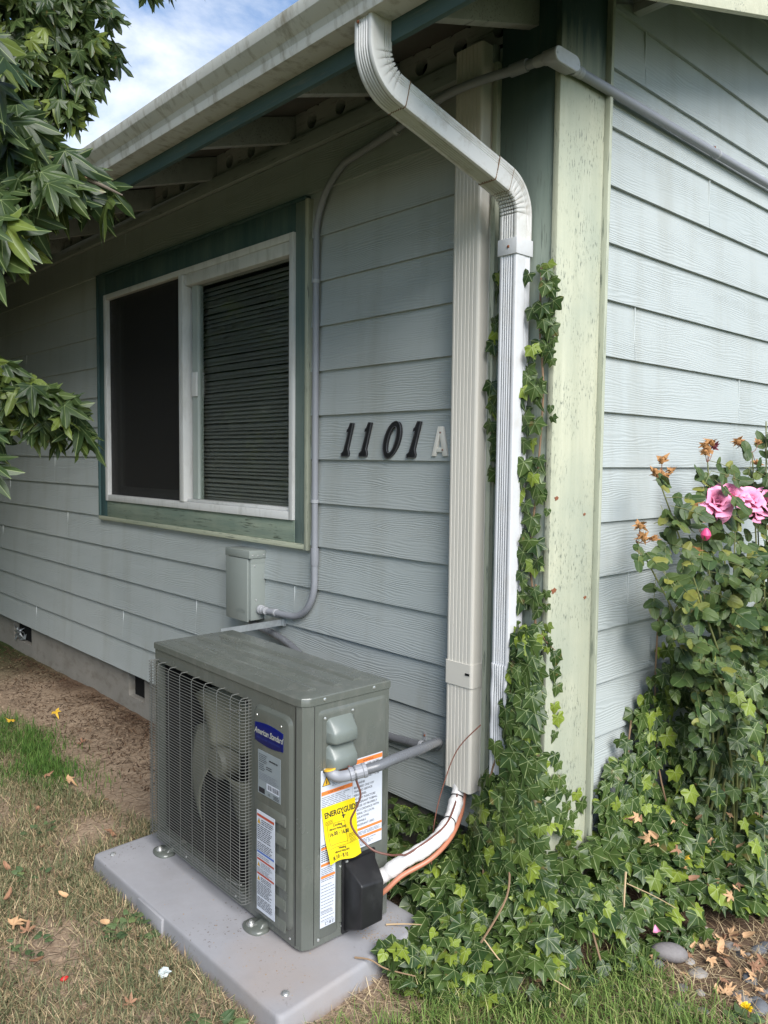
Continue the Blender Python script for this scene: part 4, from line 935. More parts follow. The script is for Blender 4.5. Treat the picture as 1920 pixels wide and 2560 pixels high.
def hood(z0):
    m = MB(); pr = [(.006, 0), (.011, -.003), (.036, -.034), (.040, -.044), (.040, -.068), (.037, -.073), (.006, -.079)]
    ya, yb = .080, .182
    rs = []
    for y, k, dz_ in ((ya, .12, -.010), (ya + .006, .80, -.004), (ya + .014, 1.0, 0), (yb - .014, 1.0, 0), (yb - .006, .80, -.004), (yb, .12, -.010)):
        rs.append([(.006 + (x - .006) * k, y, z0 + z * (1 if z < -.03 else .7) + dz_ * (1 if z > -.04 else -.4)) for x, z in pr])
    m.rings(rs); return m.build('wiring_hood', M['hood'], ac, smooth=True, ang=50)
hood(.694); hood(.617)
for (y, z) in ((.075, .696), (.179, .700), (.179, .612), (.075, .543), (.150, .541)): MB().lathe((.006, y, z), (1, 0, 0), [(0, .0048), (.002, .0042), (.003, .002)], 10).build('screw', M['steel'], hpo)
for (y, z) in ((.075, .752), (.265, .752)): MB().lathe((.0035, y, z), (1, 0, 0), [(0, .0055), (.002, .005), (.003, .002)], 10).build('screw', M['steel'], lo)
for (y, z) in ((.058, .030), (.148, .040), (.112, .232)): MB().lathe((.0005, y, z), (1, 0, 0), [(0, .0052), (.002, .0045), (.003, .002)], 10).build('screw', M['steel'], ac)
for x in (-.06, -.365, -.70): MB().lathe((x, -.0005, .030), (0, -1, 0), [(0, .004), (.002, .0035)], 8).build('screw', M['steel'], ac)
# feet
for x in (-.835, -.215):
    m = MB(); m.rings([[(x + px * k, -.030 + py * k, z) for px, py in [(.047 * math.cos(a_), .026 * math.sin(a_) - (.0 if math.sin(a_) < 0 else -.02)) for a_ in [2 * math.pi * i / 20 for i in range(20)]]] for z, k in ((0, 1), (.004, 1), (.009, .92), (.012, .80))])
    ft = m.build('foot', M['ac'], ac, smooth=True, ang=40)
    m = MB(); m.hexa([(x - .018, -.03, .008), (x + .036, -.03, .008), (x + .04, .03, .010), (x - .022, .03, .010), (x + .004, -.016, .022), (x + .030, -.016, .022), (x + .034, .03, .034), (x - .002, .03, .034)]); m.build('web', M['ac'], ft, bevel=.004)
    MB().lathe((x - .010, -.032, .011), (0, 0, 1), [(0, .015), (.003, .015), (.0035, .009), (.008, .009), (.0085, .0055), (.013, .005)], 14).build('bolt', M['steel'], ft)
# side labels
o, D = sheet('warning_label', (.0048, .061, .066), *RS, .056, .470, 'white', 'narrow white label running down the side panel')
D.lines(.003, .053, .255, .200, 9, 'ink'); D.rect(.002, .186, .054, .194, 'orange'); D.lines(.003, .052, .184, .140, 8); D.rect(.002, .150, .054, .157, 'orange', .001)
D.rect(.002, .236, .054, .243, 'orange', .001); D.lines(.003, .053, .136, .020, 12, 'inkg', fill=.22); D.text('REFRIGERATION', .003, .044, .0058, 'inkg'); D.rect(.003, .016, .053, .0168, 'inkg')
D.rect(.018, .004, .030, .013, 'inkg'); D.rect(.020, .0055, .028, .0115, 'white', .0012); D.rect(.034, .004, .040, .013, 'inkg'); D.rect(.044, .004, .052, .013, 'inkg'); D.rect(.046, .0055, .050, .0115, 'white', .0012); D.build('print', o)
o, D = sheet('warning_label', (.0050, .061, .400), *RS, .120, .142, 'white', 'white label with an electrical hazard triangle')
D.rect(.040, .122, .119, .134, 'orange'); D.text('WARNING', .060, .1245, .0085, 'ink'); D.warn(.004, .094, .032); D.lines(.041, .117, .119, .088, 7, fill=.34); D.rect(.002, .066, .119, .078, 'orange'); D.text('AVERTISSEMENT', .026, .0685, .0085, 'ink'); D.lines(.003, .117, .064, .004, 11, fill=.34); D.build('print', o)
o, D = sheet('warning_label', (.0052, .1815, .263), *RS, .118, .282, 'white', 'tall white flammable refrigerant label')
D.rect(.001, .266, .117, .279, 'orange'); D.text('WARNING', .038, .2685, .009, 'ink')
D.poly([(.005, .238), (.019, .256), (.033, .238), (.019, .220)], 'pink_ink'); D.poly([(.009, .238), (.019, .251), (.029, .238), (.019, .225)], 'white', .0009); D.poly([(.016, .230), (.023, .230), (.024, .238), (.019, .247), (.015, .238)], 'ink', .0011)
D.text('A2L', .033, .242, .016, 'ink', sx=.9)
for t_, x, z in (('RISK OF FIRE', .057, .255), ('FLAMMABLE', .057, .2425), ('REFRIGERANT', .057, .230), ('USED. TO BE', .057, .2175), ('R454B', .022, .2035), ('REPAIRED ONLY BY', .004, .191), ('TRAINED SERVICE', .004, .179), ('PERSONNEL.', .004, .167), ('DO NOT PUNCTURE', .004, .155), ('REFRIGERANT TUBING.', .004, .143), ('DISPOSE OF PROPERLY', .004, .131), ('IN ACCORDANCE WITH', .004, .119), ('FEDERAL OR LOCAL', .004, .107), ('REGULATIONS.', .004, .095), ('FLAMMABLE', .004, .083), ('REFRIGERANT USED.', .004, .071)):
    D.text(t_, x, z, .0098, 'ink', sx=.86 if x > .05 else .93)
D.rect(.001, .056, .117, .064, 'orange'); D.lines(.003, .115, .054, .042, 3); D.rect(.001, .030, .117, .038, 'orange'); D.lines(.003, .115, .028, .006, 5, rag=.5); D.build('print', o)
# yellow energy guide: a loose sheet, held at the top and curling off the panel
yg = MB(); U_, V_ = 9, 12; W_, H_ = .128, .172
def ygp(a, b):   # a across 0..1, b down 0..1
    y = .062 + a * W_ * (1 - .10 * b) + b * .022; z = .430 - b * H_ + (.010 - .004 * b) * math.sin(a * math.pi) * b - .016 * a * b * 0
    x = .0068 + .004 * b + .022 * b ** 2 * (0.35 + .65 * math.sin(a * 2.4 + .3)) + .003 * math.sin(b * 9 + a * 5) * b
    return (x, y, z + .004 * math.sin(a * 7) * b)
yg.add([ygp(i / U_, j / V_) for j in range(V_ + 1) for i in range(U_ + 1)], [(j * (U_ + 1) + i, j * (U_ + 1) + i + 1, (j + 1) * (U_ + 1) + i + 1, (j + 1) * (U_ + 1) + i) for j in range(V_) for i in range(U_)])
ygo = yg.build('energy_label', M['yellow'], ac, smooth=True, label='yellow paper energy guide curling off the side panel')
pr = MB()
def ytext(txt, a, b, size, sx=1.0, align='LEFT'):
    vs, fs = text_mesh(txt, size, align=align, bold=.022 * size); q = []
    for x, y in vs:
        aa = a + x * sx / W_; bb = b - y / H_; p = Vector(ygp(aa, bb)); q.append(p + Vector((.0012, -.0003, 0)))
    pr.add(q, fs, 0)
def yline(a0, b0, a1, b1, w=.0009, n=8):
    vs = []
    for i in range(n + 1):
        t_ = i / n; a = a0 + (a1 - a0) * t_; b = b0 + (b1 - b0) * t_; dx, dy = (a1 - a0), (b1 - b0)
        if abs(dx) > abs(dy): p, q = ygp(a, b - w / H_ / 2), ygp(a, b + w / H_ / 2)
        else: p, q = ygp(a - w / W_ / 2, b), ygp(a + w / W_ / 2, b)
        vs += [Vector(p) + Vector((.001, -.0002, 0)), Vector(q) + Vector((.001, -.0002, 0))]
    pr.add(vs, [(2 * i, 2 * i + 1, 2 * i + 3, 2 * i + 2) for i in range(n)], 0)
ytext('ENERGYGUIDE', .06, .20, .0245, .79); 
for k in range(4): yline(.60 - .028 * (2 - k) * .8, .245 + .012 * k, .60 + .028 * (2 - k) * .8 + .03, .245 + .012 * k, .002, 2)
yline(.60, .19, .60, .30, .004, 4)
for b in (.27, .295, .32): yline(.05, b, .28, b, .0012, 3)
ytext('Cooling', .40, .40, .011, align='CENTER'); ytext('Efficiency Rating SEER2', .15, .455, .0085, .8); ytext('16.00 - 16.00', .12, .555, .0165, .85)
ytext('Heating', .42, .80, .010, align='CENTER'); ytext('Efficiency Rating HSPF2', .18, .855, .008, .8); ytext('8.10 - 8.10', .10, .955, .0165, .85)
yline(.10, .34, .62, .34); yline(.10, .34, .10, .70); yline(.62, .34, .62, .74); yline(.10, .70, .62, .70); yline(.05, .75, .95, .75)
for b in (.60, .625, .65): yline(.68, b, .94, b, .0011, 3)
for b in (.68, .705, .73): yline(.70, b, .92, b, .0010, 3)
pr.build('print', M['ink'], ygo)
# black service valve cover
vc = MB(); b0 = [(.003, .152, .020), (.003, .262, .020), (.003, .268, .238), (.003, .152, .238)]; b1 = [(.088, .150, .062), (.088, .236, .062), (.088, .240, .186), (.088, .150, .196)]
vc.add(b0 + b1, [(0, 1, 2, 3), (7, 6, 5, 4), (0, 4, 5, 1), (1, 5, 6, 2), (2, 6, 7, 3), (3, 7, 4, 0)]); vco = vc.build('valve_cover', M['black'], ac, bevel=.007, seg=3, ang=60)
fl = MB(); fl.rings([[(.0005, y, z) for y, z in rr2(.144, .276, .014, .246, .008)], [(.004, y, z) for y, z in rr2(.144, .276, .014, .246, .008)]]); fl.build('flange', M['black'], vco)
MB().lathe((.004, .162, .236), (1, 0, 0), [(0, .0058), (.003, .005), (.004, .002)], 10).build('screw', M['steel'], vco)

# ------------------------------------------------------------------ liquid tight hose, thin cable, line set
fx = thing('liquid_tight_hose', 'grey flexible electrical hose looping from the unit hood to the wall', 'hose', (-.30, -.60, .6))
MB().lathe((-.318, -.606, .598), (.25, .1, -1), [(0, .018), (.004, .0185), (.005, .016)], 16).build('seal_ring', M['amber'], fx)
MB().tube(smooth_path([(-.318, -.606, .596), (-.314, -.603, .584), (-.298, -.590, .576), (-.280, -.575, .580), (-.272, -.562, .584)], 5), [.0165] * 21, 14).build('elbow', M['pvc'], fx, smooth=True)
nut = MB(); ax = Vector((.42, .86, .18)).normalized(); c0 = Vector((-.276, -.568, .5825)); nut.lathe(c0, ax, [(0, .0165), (.002, .0205), (.010, .0205), (.011, .0195), (.040, .0195), (.042, .0215), (.052, .0215), (.053, .015)], 14); nut.build('gland_nut', M['pvc'], fx, smooth=True, ang=25)
hp_ = smooth_path([c0 + ax * .045, c0 + ax * .09, (-.235, -.42, .605), (-.265, -.28, .592), (-.335, -.14, .560), (-.395, -.062, .520), (-.432, -.036, .492), (-.470, -.030, .482), (-.56, -.030, .472), (-.75, -.030, .470), (-1.0, -.032, .56), (-1.3, -.034, .70), (-1.56, -.036, .745), (-1.585, -.045, .778)], 8)
MB().tube(hp_, .0155, 16).build('hose', M['hose'], fx, smooth=True)
o = MB(); o.lathe((-.500, -.030, .479), (-1, 0, -.1), [(0, .0145), (.001, .0158), (.013, .0158), (.014, .0145)], 14); o.box(-.513, -.500, -.0165, -.0145, .492, .522); o.box(-.513, -.500, -.0165, -.0145, .440, .468); o.build('strap', M['pvc_l'], fx)
MB().lathe((-.5065, -.0165, .510), (0, -1, 0), [(0, .0045), (.003, .003)], 10).build('screw', M['rust'], fx)
wr = MB().tube(smooth_path([(-.283, -.565, .606), (-.273, -.552, .580), (-.270, -.540, .548), (-.270, -.528, .510), (-.283, -.535, .468), (-.296, -.543, .430), (-.288, -.535, .398), (-.268, -.512, .362), (-.243, -.492, .340), (-.222, -.45, .322), (-.232, -.40, .302), (-.240, -.360, .288), (-.222, -.285, .315), (-.228, -.20, .336), (-.268, -.115, .362), (-.298, -.065, .40), (-.303, -.05, .45)], 6), .0032, 8).build('cable', M['brown'], None, smooth=True)
tag(wr, 'thin brown cable dangling across the yellow paper down to the white line', 'cable')
tie_ = thing('cable_tie', 'grey cable tie round the hose fitting above the brown cable', 'cable tie', (-.27, -.565, .59))
MB().lathe((-.268, -.553, .586), ax, [(-.002, .0185), (-.002, .0218), (.002, .0218), (.002, .0185)], 18).build('band', M['hose'], tie_)
ls = thing('refrigerant_line', 'white wrapped refrigerant line with black ties entering the beige cover', 'pipe', (-.2, -.45, .3))
lp_ = [(-.325, -.425, .190), (-.298, -.398, .214), (-.258, -.355, .258), (-.226, -.285, .291), (-.235, -.20, .313), (-.274, -.115, .339), (-.300, -.065, .380), (-.303, -.045, .45)]
lsp = smooth_path(lp_, 9); n_ = len(lsp)
rad = [.0235 + .0016 * math.sin(i * .55) + .001 * math.sin(i * 1.7) for i in range(n_)]
for k in (16, 27, 40, 52):
    for j in (-2, -1, 0, 1, 2):
        if k + j < n_: rad[k + j] *= (.86, .93, .97)[abs(j)] if abs(j) < 3 else 1
MB().tube(lsp, rad, 18).build('insulation', M['wrapwhite'], ls, smooth=True, ang=70)
for k in (16, 27, 40, 52):
    if k >= n_ - 1: continue
    t_ = (lsp[k + 1] - lsp[k - 1]).normalized(); MB().lathe(lsp[k] - t_ * .002, t_, [(0, .018), (0, .0216), (.004, .0216), (.004, .018)], 18).build('cable_tie', M['tie'], ls)
cp = MB().tube(smooth_path([(-.33, -.455, .125), (-.275, -.425, .177), (-.248, -.375, .221), (-.214, -.285, .256), (-.219, -.19, .290), (-.262, -.092, .322), (-.283, -.052, .37), (-.278, -.045, .45)], 8), .0078, 12).build('copper_tube', M['copper'], None, smooth=True)
tag(cp, 'copper coloured tube running beneath the white wrapped line', 'tube')

# ------------------------------------------------------------------ ivy
IV = [('ivy', dict(droop=.34, fold=.30, wav=.08)), ('ivy', dict(droop=.10, fold=.22, wav=.09)), ('ivy_long', dict(droop=.30, fold=.25, wav=.05)), ('ivy_heart', dict(droop=.15, fold=.22, wav=.05)), ('ivy', dict(droop=.35, fold=.30, wav=.07))]
ivm, ivg = lib(IV, M['ivy'], 'ivy_leaf')
def in_poly(x, y, P):
    c = False; n = len(P); j = n - 1
    for i in range(n):
        if (P[i][1] > y) != (P[j][1] > y) and x < (P[j][0] - P[i][0]) * (y - P[i][1]) / (P[j][1] - P[i][1]) + P[i][0]: c = not c
        j = i
    return c
BED = [(-1.02, -.27), (-.33, -.265), (-.22, -.29), (-.235, -.36), (-.225, -.52), (-.16, -.53), (-.087, -.469), (.029, -.4), (.198, -.241), (.222, .003), (.27, .13), (.29, .27), (.36, .42), (.50, .66), (.75, 1.1), (1.0, 1.8), (1.3, 2.6), (.03, 2.6), (.03, .25), (.02, -.02), (-1.02, -.02)]
def bed_h(x, y):
    d = min(-y if x < .02 else 9, max(x, 0.0) if y > -.02 else math.hypot(x, y)) if not (x > .02 and y < -.02) else math.hypot(x, y)
    h = .055 + .23 * math.exp(-(d / .22) ** 1.3) + .12 * math.exp(-(math.hypot(x - .02, y) / .16) ** 2)
    if y > .25: h += .10 * math.exp(-(x / .35) ** 2)
    return h + .03 * math.sin(x * 21 + y * 9) * math.sin(y * 17 - x * 5)
gi_ = thing('ground_ivy', 'dense dark green ivy spreading over the ground round the house corner', 'ivy', (.1, -.1, G))
L = []
while len(L) < 3300:
    x, y = random.uniform(-1.02, 1.3), random.uniform(-.55, 2.6)
    if y > 1.2 and random.random() < .55: continue
    if not in_poly(x, y, BED): continue
    if x < -.3 and y > -.27 and random.random() < .3: continue
    h = bed_h(x, y); z = G + h * (random.random() ** .30) + random.uniform(-.01, .02)
    if x < 0 and y > -.07: z = min(z, .22)
    outw = Vector((.75 if y > -.1 else .25, -.85 if x < .1 else -.35, 0)) + rv(.55); outw.z = random.uniform(-.75, .05)
    nrm = Vector((.28, -.42, 1.0)) + rv(.55)
    s_ = random.choice((.026, .034, .040, .046, .052, .060)) * random.uniform(.85, 1.1)
    if y > .9: s_ *= 1.05
    L.append((place((x, y, z), outw, nrm, s_), random.choice((0, 0, 1, 1, 2, 3, 4))))
for _ in range(170):     # loose leaves straying over the grass and stones
    i = random.randrange(3, 12); a, b = Vector(BED[i]), Vector(BED[i + 1]); p = a.lerp(b, random.random()) + Vector((random.gauss(.01, .03), random.gauss(-.01, .03)))
    if p.x < -.12 or in_poly(p.x, p.y, [(-1.37, -.90), (-.168, -.896), (-.21, -.27), (-1.38, -.27)]): continue
    L.append((place((p.x, p.y, G + random.uniform(.015, .06)), Vector((.4, -.9, -.3)) + rv(.6), Vector((.1, -.3, 1)) + rv(.5), random.uniform(.022, .046)), random.choice((0, 1, 2, 3))))
# climbing up the gable wall beneath the rose
prof = [(.205, .42), (.31, .50), (.45, .60), (.57, .76), (.62, .93), (.70, .80), (.88, .80), (1.3, .86), (2.2, .9)]
def wall_top(y):
    for (a, ha), (b, hb) in zip(prof[:-1], prof[1:]):
        if a <= y <= b: return ha + (hb - ha) * (y - a) / (b - a)
    return .4
for _ in range(850):
    y = random.uniform(.24, 2.0); t_ = wall_top(y) + random.uniform(-.05, .03); z = .1 + (t_ - .1) * random.random() ** .8
    x = .035 + .09 * (1 - z / t_) + random.uniform(0, .03)
    if x < .05 and y < .42 and random.random() < .4: continue
    L.append((place((x, y, z), Vector((.25, random.uniform(-.8, .8), -1)), Vector((1, -.45, .35)) + rv(.4), random.uniform(.034, .058)), random.choice((0, 0, 1, 2, 3))))
GL = L
vn = MB()
for pts in ([(.10, .50, .10), (.06, .46, .30), (.045, .43, .48), (.04, .45, .60)], [(.14, .62, .15), (.07, .60, .40), (.045, .60, .70), (.04, .62, .98)], [(.25, -.05, .05), (.18, -.02, .16), (.1, .05, .22)], [(-.02, -.14, .28), (.02, -.2, .20), (.0, -.3, .08)]):
    MB().tube(smooth_path(pts, 6), .0032, 6).build('stem', M['vine'], gi_, smooth=True)

RL = []
ci = thing('climbing_ivy', 'ivy climbing the white downspout and pale corner trim', 'ivy', (-.06, -.08, .1))
L = []
def cl(x, y, z, s_, face=None):
    tip = Vector((random.uniform(-.55, .75), -.25, -1.0)); nrm = (face or Vector((.30, -1, .30))) + rv(.38)
    L.append((place((x, y, z), tip, nrm, s_), random.choice((0, 0, 1, 2, 3, 4))))
# strand to the right of the downspout
z = 2.07
cl(-.035, -.030, 2.085, .030)
while z > .95:
    dens = 2 if random.random() < .75 else 3
    for _ in range(dens):
        cx_ = -.032 + .018 * math.sin(z * 7.3) - (.02 if z < 1.35 else 0)
        cl(cx_ + random.uniform(-.040, .040), random.uniform(-.066, -.036), z + random.uniform(-.02, .02), random.uniform(.032, .050))
    z -= .033
for (zz, xx) in ((1.92, .020), (1.86, .026), (1.84, .018), (1.80, .022), (1.66, .022), (1.63, .03), (1.35, .02), (1.10, .022), (1.06, .024), (1.0, .03), (.96, .035), (.985, .02)): cl(xx, -.042, zz, random.uniform(.020, .028))
# left of the downspout
for zz, n_, xr_ in ((2.055, 3, .012), (1.925, 4, .02), (1.875, 4, .022), (1.715, 5, .022), (1.665, 6, .026), (1.60, 6, .028), (1.555, 4, .026), (1.49, 3, .018)):
    for _ in range(n_): cl(-.178 + random.uniform(-xr_, xr_), random.uniform(-.06, -.038), zz + random.uniform(-.03, .03), random.uniform(.034, .052), Vector((.15, -1, .25)))
# widening mass towards the ground
for _ in range(760):
    z = .05 + .93 * random.random() ** 1.15; w_ = .056 + .21 * max(0, (.98 - z)) ** 1.2
    cx_ = -.040 - .03 * max(0, .9 - z); a_ = random.uniform(-1, 1)
    x = cx_ + a_ * w_ * (.85 if a_ < 0 else .80); y = -.055 - .10 * max(0, (1.0 - z)) * math.sqrt(max(0, 1 - a_ * a_)) - random.uniform(0, .035)
    if x < -.15 and z > .42 and random.random() < .8: continue
    if x < -.070 and z > .52 and random.random() < .92: continue
    cl(x, y, z, random.uniform(.034, .060), Vector((.45 * a_ + .15, -1, .35)))
for _ in range(420):   # up among the rose canes
    y = random.uniform(.55, 1.7); L2z = .15 + .66 * random.random(); gx_ = random.uniform(.10, .46)
    RL.append((place((gx_, y, L2z), Vector((.5, random.uniform(-1, .5), -.8)), Vector((.8, -.6, .5)) + rv(.5), random.uniform(.036, .058)), random.choice((0, 0, 1, 2, 3))))
foliage(gi_, GL + RL, ivm, ivg, M['ivy'])
# creeping out to the gable face of the corner
for (y, z) in ((.01, .90), (.02, .80), (.03, .70), (.04, .55), (.07, .46), (.0, .85), (.01, .74), (.02, .65), (.09, .40), (.13, .36), (.02, .58), (.05, .50), (.18, .38), (.03, .45), (.01, .50), (.10, .44), (.06, .38), (.15, .42)):
    L.append((place((.026, y, z), Vector((.1, random.uniform(-.5, .5), -1)), Vector((1, -.5, .3)) + rv(.3), random.uniform(.030, .048)), random.choice((0, 1, 2, 3))))
for t_ in np.linspace(0, 1, 9): cl(.0 + .06 * t_, -.05, .985 - .07 * t_ + random.uniform(-.02, .02), .016 + .01 * (1 - t_))
foliage(ci, L, ivm, ivg, M['ivy'])
MB().tube(smooth_path([(-.03, -.032, 2.08), (-.03, -.034, 1.9), (-.012, -.034, 1.7), (-.03, -.034, 1.4), (-.045, -.036, 1.2), (-.024, -.036, 1.05), (-.018, -.038, .95), (-.035, -.05, .8), (-.06, -.07, .62), (-.09, -.10, .45), (-.12, -.13, .30), (-.10, -.17, .1)], 7), .0034, 7).build('stem', M['vine'], ci, smooth=True)
MB().tube(smooth_path([(-.18, -.03, 2.06), (-.182, -.03, 1.8), (-.186, -.03, 1.5), (-.18, -.03, 1.3)], 5), .0022, 6).build('stem', M['vine'], ci, smooth=True)
MB().tube(smooth_path([(-.018, -.04, 1.12), (-.014, -.045, 1.0), (-.02, -.05, .90), (-.06, -.07, .75), (-.10, -.09, .62), (-.13, -.11, .48)], 6), .0036, 7).build('stem', M['vine'], ci, smooth=True)
MB().tube(smooth_path([(-.16, -.12, .66), (-.24, -.14, .56), (-.285, -.16, .42), (-.30, -.18, .30), (-.29, -.20, .18)], 7), .0019, 6).build('runner', M['redstem'], ci, smooth=True)
MB().tube(smooth_path([(.0, -.05, .99), (.03, -.05, .955), (.06, -.045, .93)], 5), .0016, 6).build('runner', M['redstem'], ci, smooth=True)

# ------------------------------------------------------------------ rose bush
rb_ = thing('rose_bush', 'rose bush with pink blooms and browned spent heads against the gable wall', 'rose bush', (.17, .75, G))
RO = [('ovate', dict(droop=.15, fold=.20, wav=.03)), ('ovate', dict(droop=.30, fold=.32, wav=.05)), ('ovate', dict(droop=.02, fold=.12, wav=.04))]
rom, rog = lib(RO, M['rose'], 'rose_leaf')
L = []; stm = MB()
def wide(m, k=1.5): return m @ Matrix.Diagonal((k, 1, 1, 1))
def compound(base, d, size, n=5):
    base = Vector(base); d = Vector(d).normalized(); up_ = Vector((.8, -.5, .5)) + rv(.55); sd_ = d.cross(up_).normalized()
    tip = base + d * size * 2.2 + Vector((0, 0, -.3 * size)); stm.tube([base, (base + tip) / 2 + Vector((0, 0, .1 * size)), tip], .0011, 4)
    L.append((wide(place(tip, d + rv(.2), up_, size * random.uniform(.95, 1.15))), random.randrange(3)))
    for j in range((n - 1) // 2):
        q = base + (tip - base) * (.85 - .42 * j)
        for s_ in (-1, 1): L.append((wide(place(q, d * .45 + sd_ * s_ + rv(.2), up_ + rv(.25), size * random.uniform(.7, .95))), random.randrange(3)))
canes = []
def cane(pts, r0=.0055, r1=.0022):
    P = smooth_path(pts, 6); canes.append(P); stm.tube(P, [r0 + (r1 - r0) * i / (len(P) - 1) for i in range(len(P))], 7); return P
B0 = [(.22, .92, 0), (.20, .80, 0), (.26, 1.05, 0), (.16, .72, 0)]
tops = [(.17, .362, 1.42), (.17, .68, 1.50), (.18, 1.02, 1.54), (.17, 1.16, 1.66), (.17, .75, 1.33), (.17, .92, 1.34), (.18, 1.09, 1.31), (.18, .641, 1.245), (.15, .25, 1.25), (.18, .50, 1.16), (.2, 1.25, 1.45), (.22, 1.35, 1.75), (.25, 1.0, 1.1), (.2, .48, .95), (.3, 1.3, 1.0)]
for i, tp in enumerate(tops):
    b = Vector(random.choice(B0)); tp = Vector(tp); P = cane([b, b.lerp(tp, .35) + Vector((.05, .06, .10)), b.lerp(tp, .7) + Vector((.02, .03, .08)), tp])
    for k in range(5, len(P)):
        if P[k].z < .5 or (P[k].y < .6 and random.random() < .5): continue
        for _ in range(1):
            d = Vector((random.uniform(-.2, 1), random.uniform(-1, .8), random.uniform(-.5, .5))); compound(P[k] + rv(.01), d, random.uniform(.034, .050))
for _ in range(62):   # leafy body of the bush
    y = random.gauss(.90, .25); z = random.gauss(1.03, .17); x = .12 + abs(random.gauss(0, .10))
    lim = 1.32 if y > .6 else 1.05 + (y - .25) * .7
    if z > lim or y < .38 or z < .58 + max(0, .55 - y) * .9: continue
    compound((x, y, z), (random.uniform(0, 1), random.uniform(-1, .7), random.uniform(-.5, .4)), random.uniform(.040, .060))
for (y, z) in ((.50, .93), (.55, .90), (.62, .72), (.66, .66), (.56, .66), (.72, .6), (.78, .70), (.46, 1.0), (.42, 1.06), (.36, 1.14), (.31, 1.17), (.36, 1.36), (.35, 1.30), (.37, 1.24), (.66, 1.44), (.68, 1.38), (.69, 1.47), (1.0, 1.48), (1.04, 1.4)):
    for _ in range(2): compound((.15 + random.uniform(0, .06), y, z), (random.uniform(0, 1), random.uniform(-1, .8), random.uniform(-.6, .2)), random.uniform(.036, .052))
foliage(rb_, L, rom, rog, M['rose'])
stm.build('cane', M['stem'], rb_, smooth=True)
pet = []
for sd in range(3):
    rs_ = random.Random(sd); vs = []; fs = []
    for j in range(6):
        for i in range(7):
            a_ = (i / 6 - .5) * (1.5 - .1 * j); r2 = j / 5
            vs.append((r2 * math.sin(a_) * (.75 + .25 * r2), r2 * math.cos(a_) * 1.0, .38 * r2 ** 2 * math.sin(r2 * 3.0) + .22 * (a_ ** 2) * r2 + rs_.uniform(-.035, .035) * r2 + .08 * math.sin(a_ * 5 + sd) * r2))
    for j in range(5):
        for i in range(6): fs.append((j * 7 + i, j * 7 + i + 1, (j + 1) * 7 + i + 1, (j + 1) * 7 + i))
    me = bpy.data.meshes.new('petal'); me.from_pydata(vs, [], fs); me.polygons.foreach_set('use_smooth', [True] * len(fs)); me.materials.append(M['pink']); pet.append(me)
def bloom(c, ax_, size):
    c = Vector(c); ax_ = Vector(ax_).normalized(); e = ax_.orthogonal().normalized(); g_ = ax_.cross(e)
    hd = MB().lathe(c - ax_ * .012, ax_, [(0, .003), (.006, .007), (.012, .008), (.018, .003)], 10).build('rose_bloom', M['pink'], rb_, smooth=True)
    for ring_, (n_, open_, sc_) in enumerate(((5, 1.25, 1.0), (5, .85, .9), (5, .5, .72), (3, .2, .5))):
        for i in range(n_):
            a_ = 2 * math.pi * (i + .37 * ring_) / n_ + random.uniform(-.15, .15); rad_ = e * math.cos(a_) + g_ * math.sin(a_)
            tip = rad_ * math.sin(open_) + ax_ * math.cos(open_); nr = ax_ * math.sin(open_) - rad_ * math.cos(open_)
            o = bpy.data.objects.new('petal', random.choice(pet)); COL.objects.link(o); o.parent = hd
            mm = place(c + rad_ * .004, tip, nr, size * sc_ * random.uniform(.9, 1.1)); mm.translation -= ORG[rb_.name]; o.matrix_basis = mm
for c, a_, s_ in (((.21, .665, 1.355), (.6, -.6, .5), .060), ((.22, .735, 1.375), (.7, -.3, .7), .058), ((.20, .70, 1.335), (.8, -.5, .0), .052), ((.22, .815, 1.365), (.6, -.2, .8), .052), ((.22, .90, 1.358), (.7, -.4, .6), .058), ((.24, 1.00, 1.345), (.7, -.5, .4), .062), ((.22, 1.09, 1.345), (.7, 0, .6), .056), ((.22, .96, 1.325), (.9, -.3, .1), .050)):
    bloom(c, a_, s_)
bu = MB().lathe((.21, .60, 1.235), (.1, -.1, 1), [(0, .006), (.008, .014), (.02, .0175), (.032, .013), (.042, .004)], 12).build('rose_bud', M['hotpink'], rb_, smooth=True)
sp2 = MB()
for i in range(5):
    a_ = 2 * math.pi * i / 5; p = Vector((.21, .60, 1.238)); q = Vector((math.cos(a_), math.sin(a_), 0)); sp2.add([p + q * .012 + Vector((-q.y, q.x, 0)) * .005, p + q * .012 - Vector((-q.y, q.x, 0)) * .005, p + q * .030 + Vector((0, 0, .016))], [(0, 1, 2)])
sp2.build('sepal', M['stem'], bu)
stm2 = MB()
def spent(c, s_=.018, dn=False):
    c = Vector(c); m = MB()
    for i in range(15):
        a_ = random.uniform(0, 6.28); q = Vector((math.cos(a_), math.sin(a_), random.uniform(-.9, 1.1))).normalized(); w_ = q.orthogonal().normalized() * s_ * .38
        p1 = c + q * s_ * .6 + rv(.2 * s_); p2 = c + q * s_ * random.uniform(1, 1.6) + rv(.4 * s_)
        m.add([c - w_ * .3, c + w_ * .3, p1 + w_, p1 - w_, p2 + rv(.3 * s_)], [(0, 1, 2, 3), (3, 2, 4)])
    m.lathe(c - Vector((0, 0, s_ * .7)), (0, 0, 1), [(0, s_ * .15), (s_ * .4, s_ * .42), (s_ * .9, s_ * .5), (s_ * 1.3, s_ * .2)], 8)
    m.build('spent_bloom', M['spent'] if random.random() < .92 else M['wine'], rb_, smooth=True)
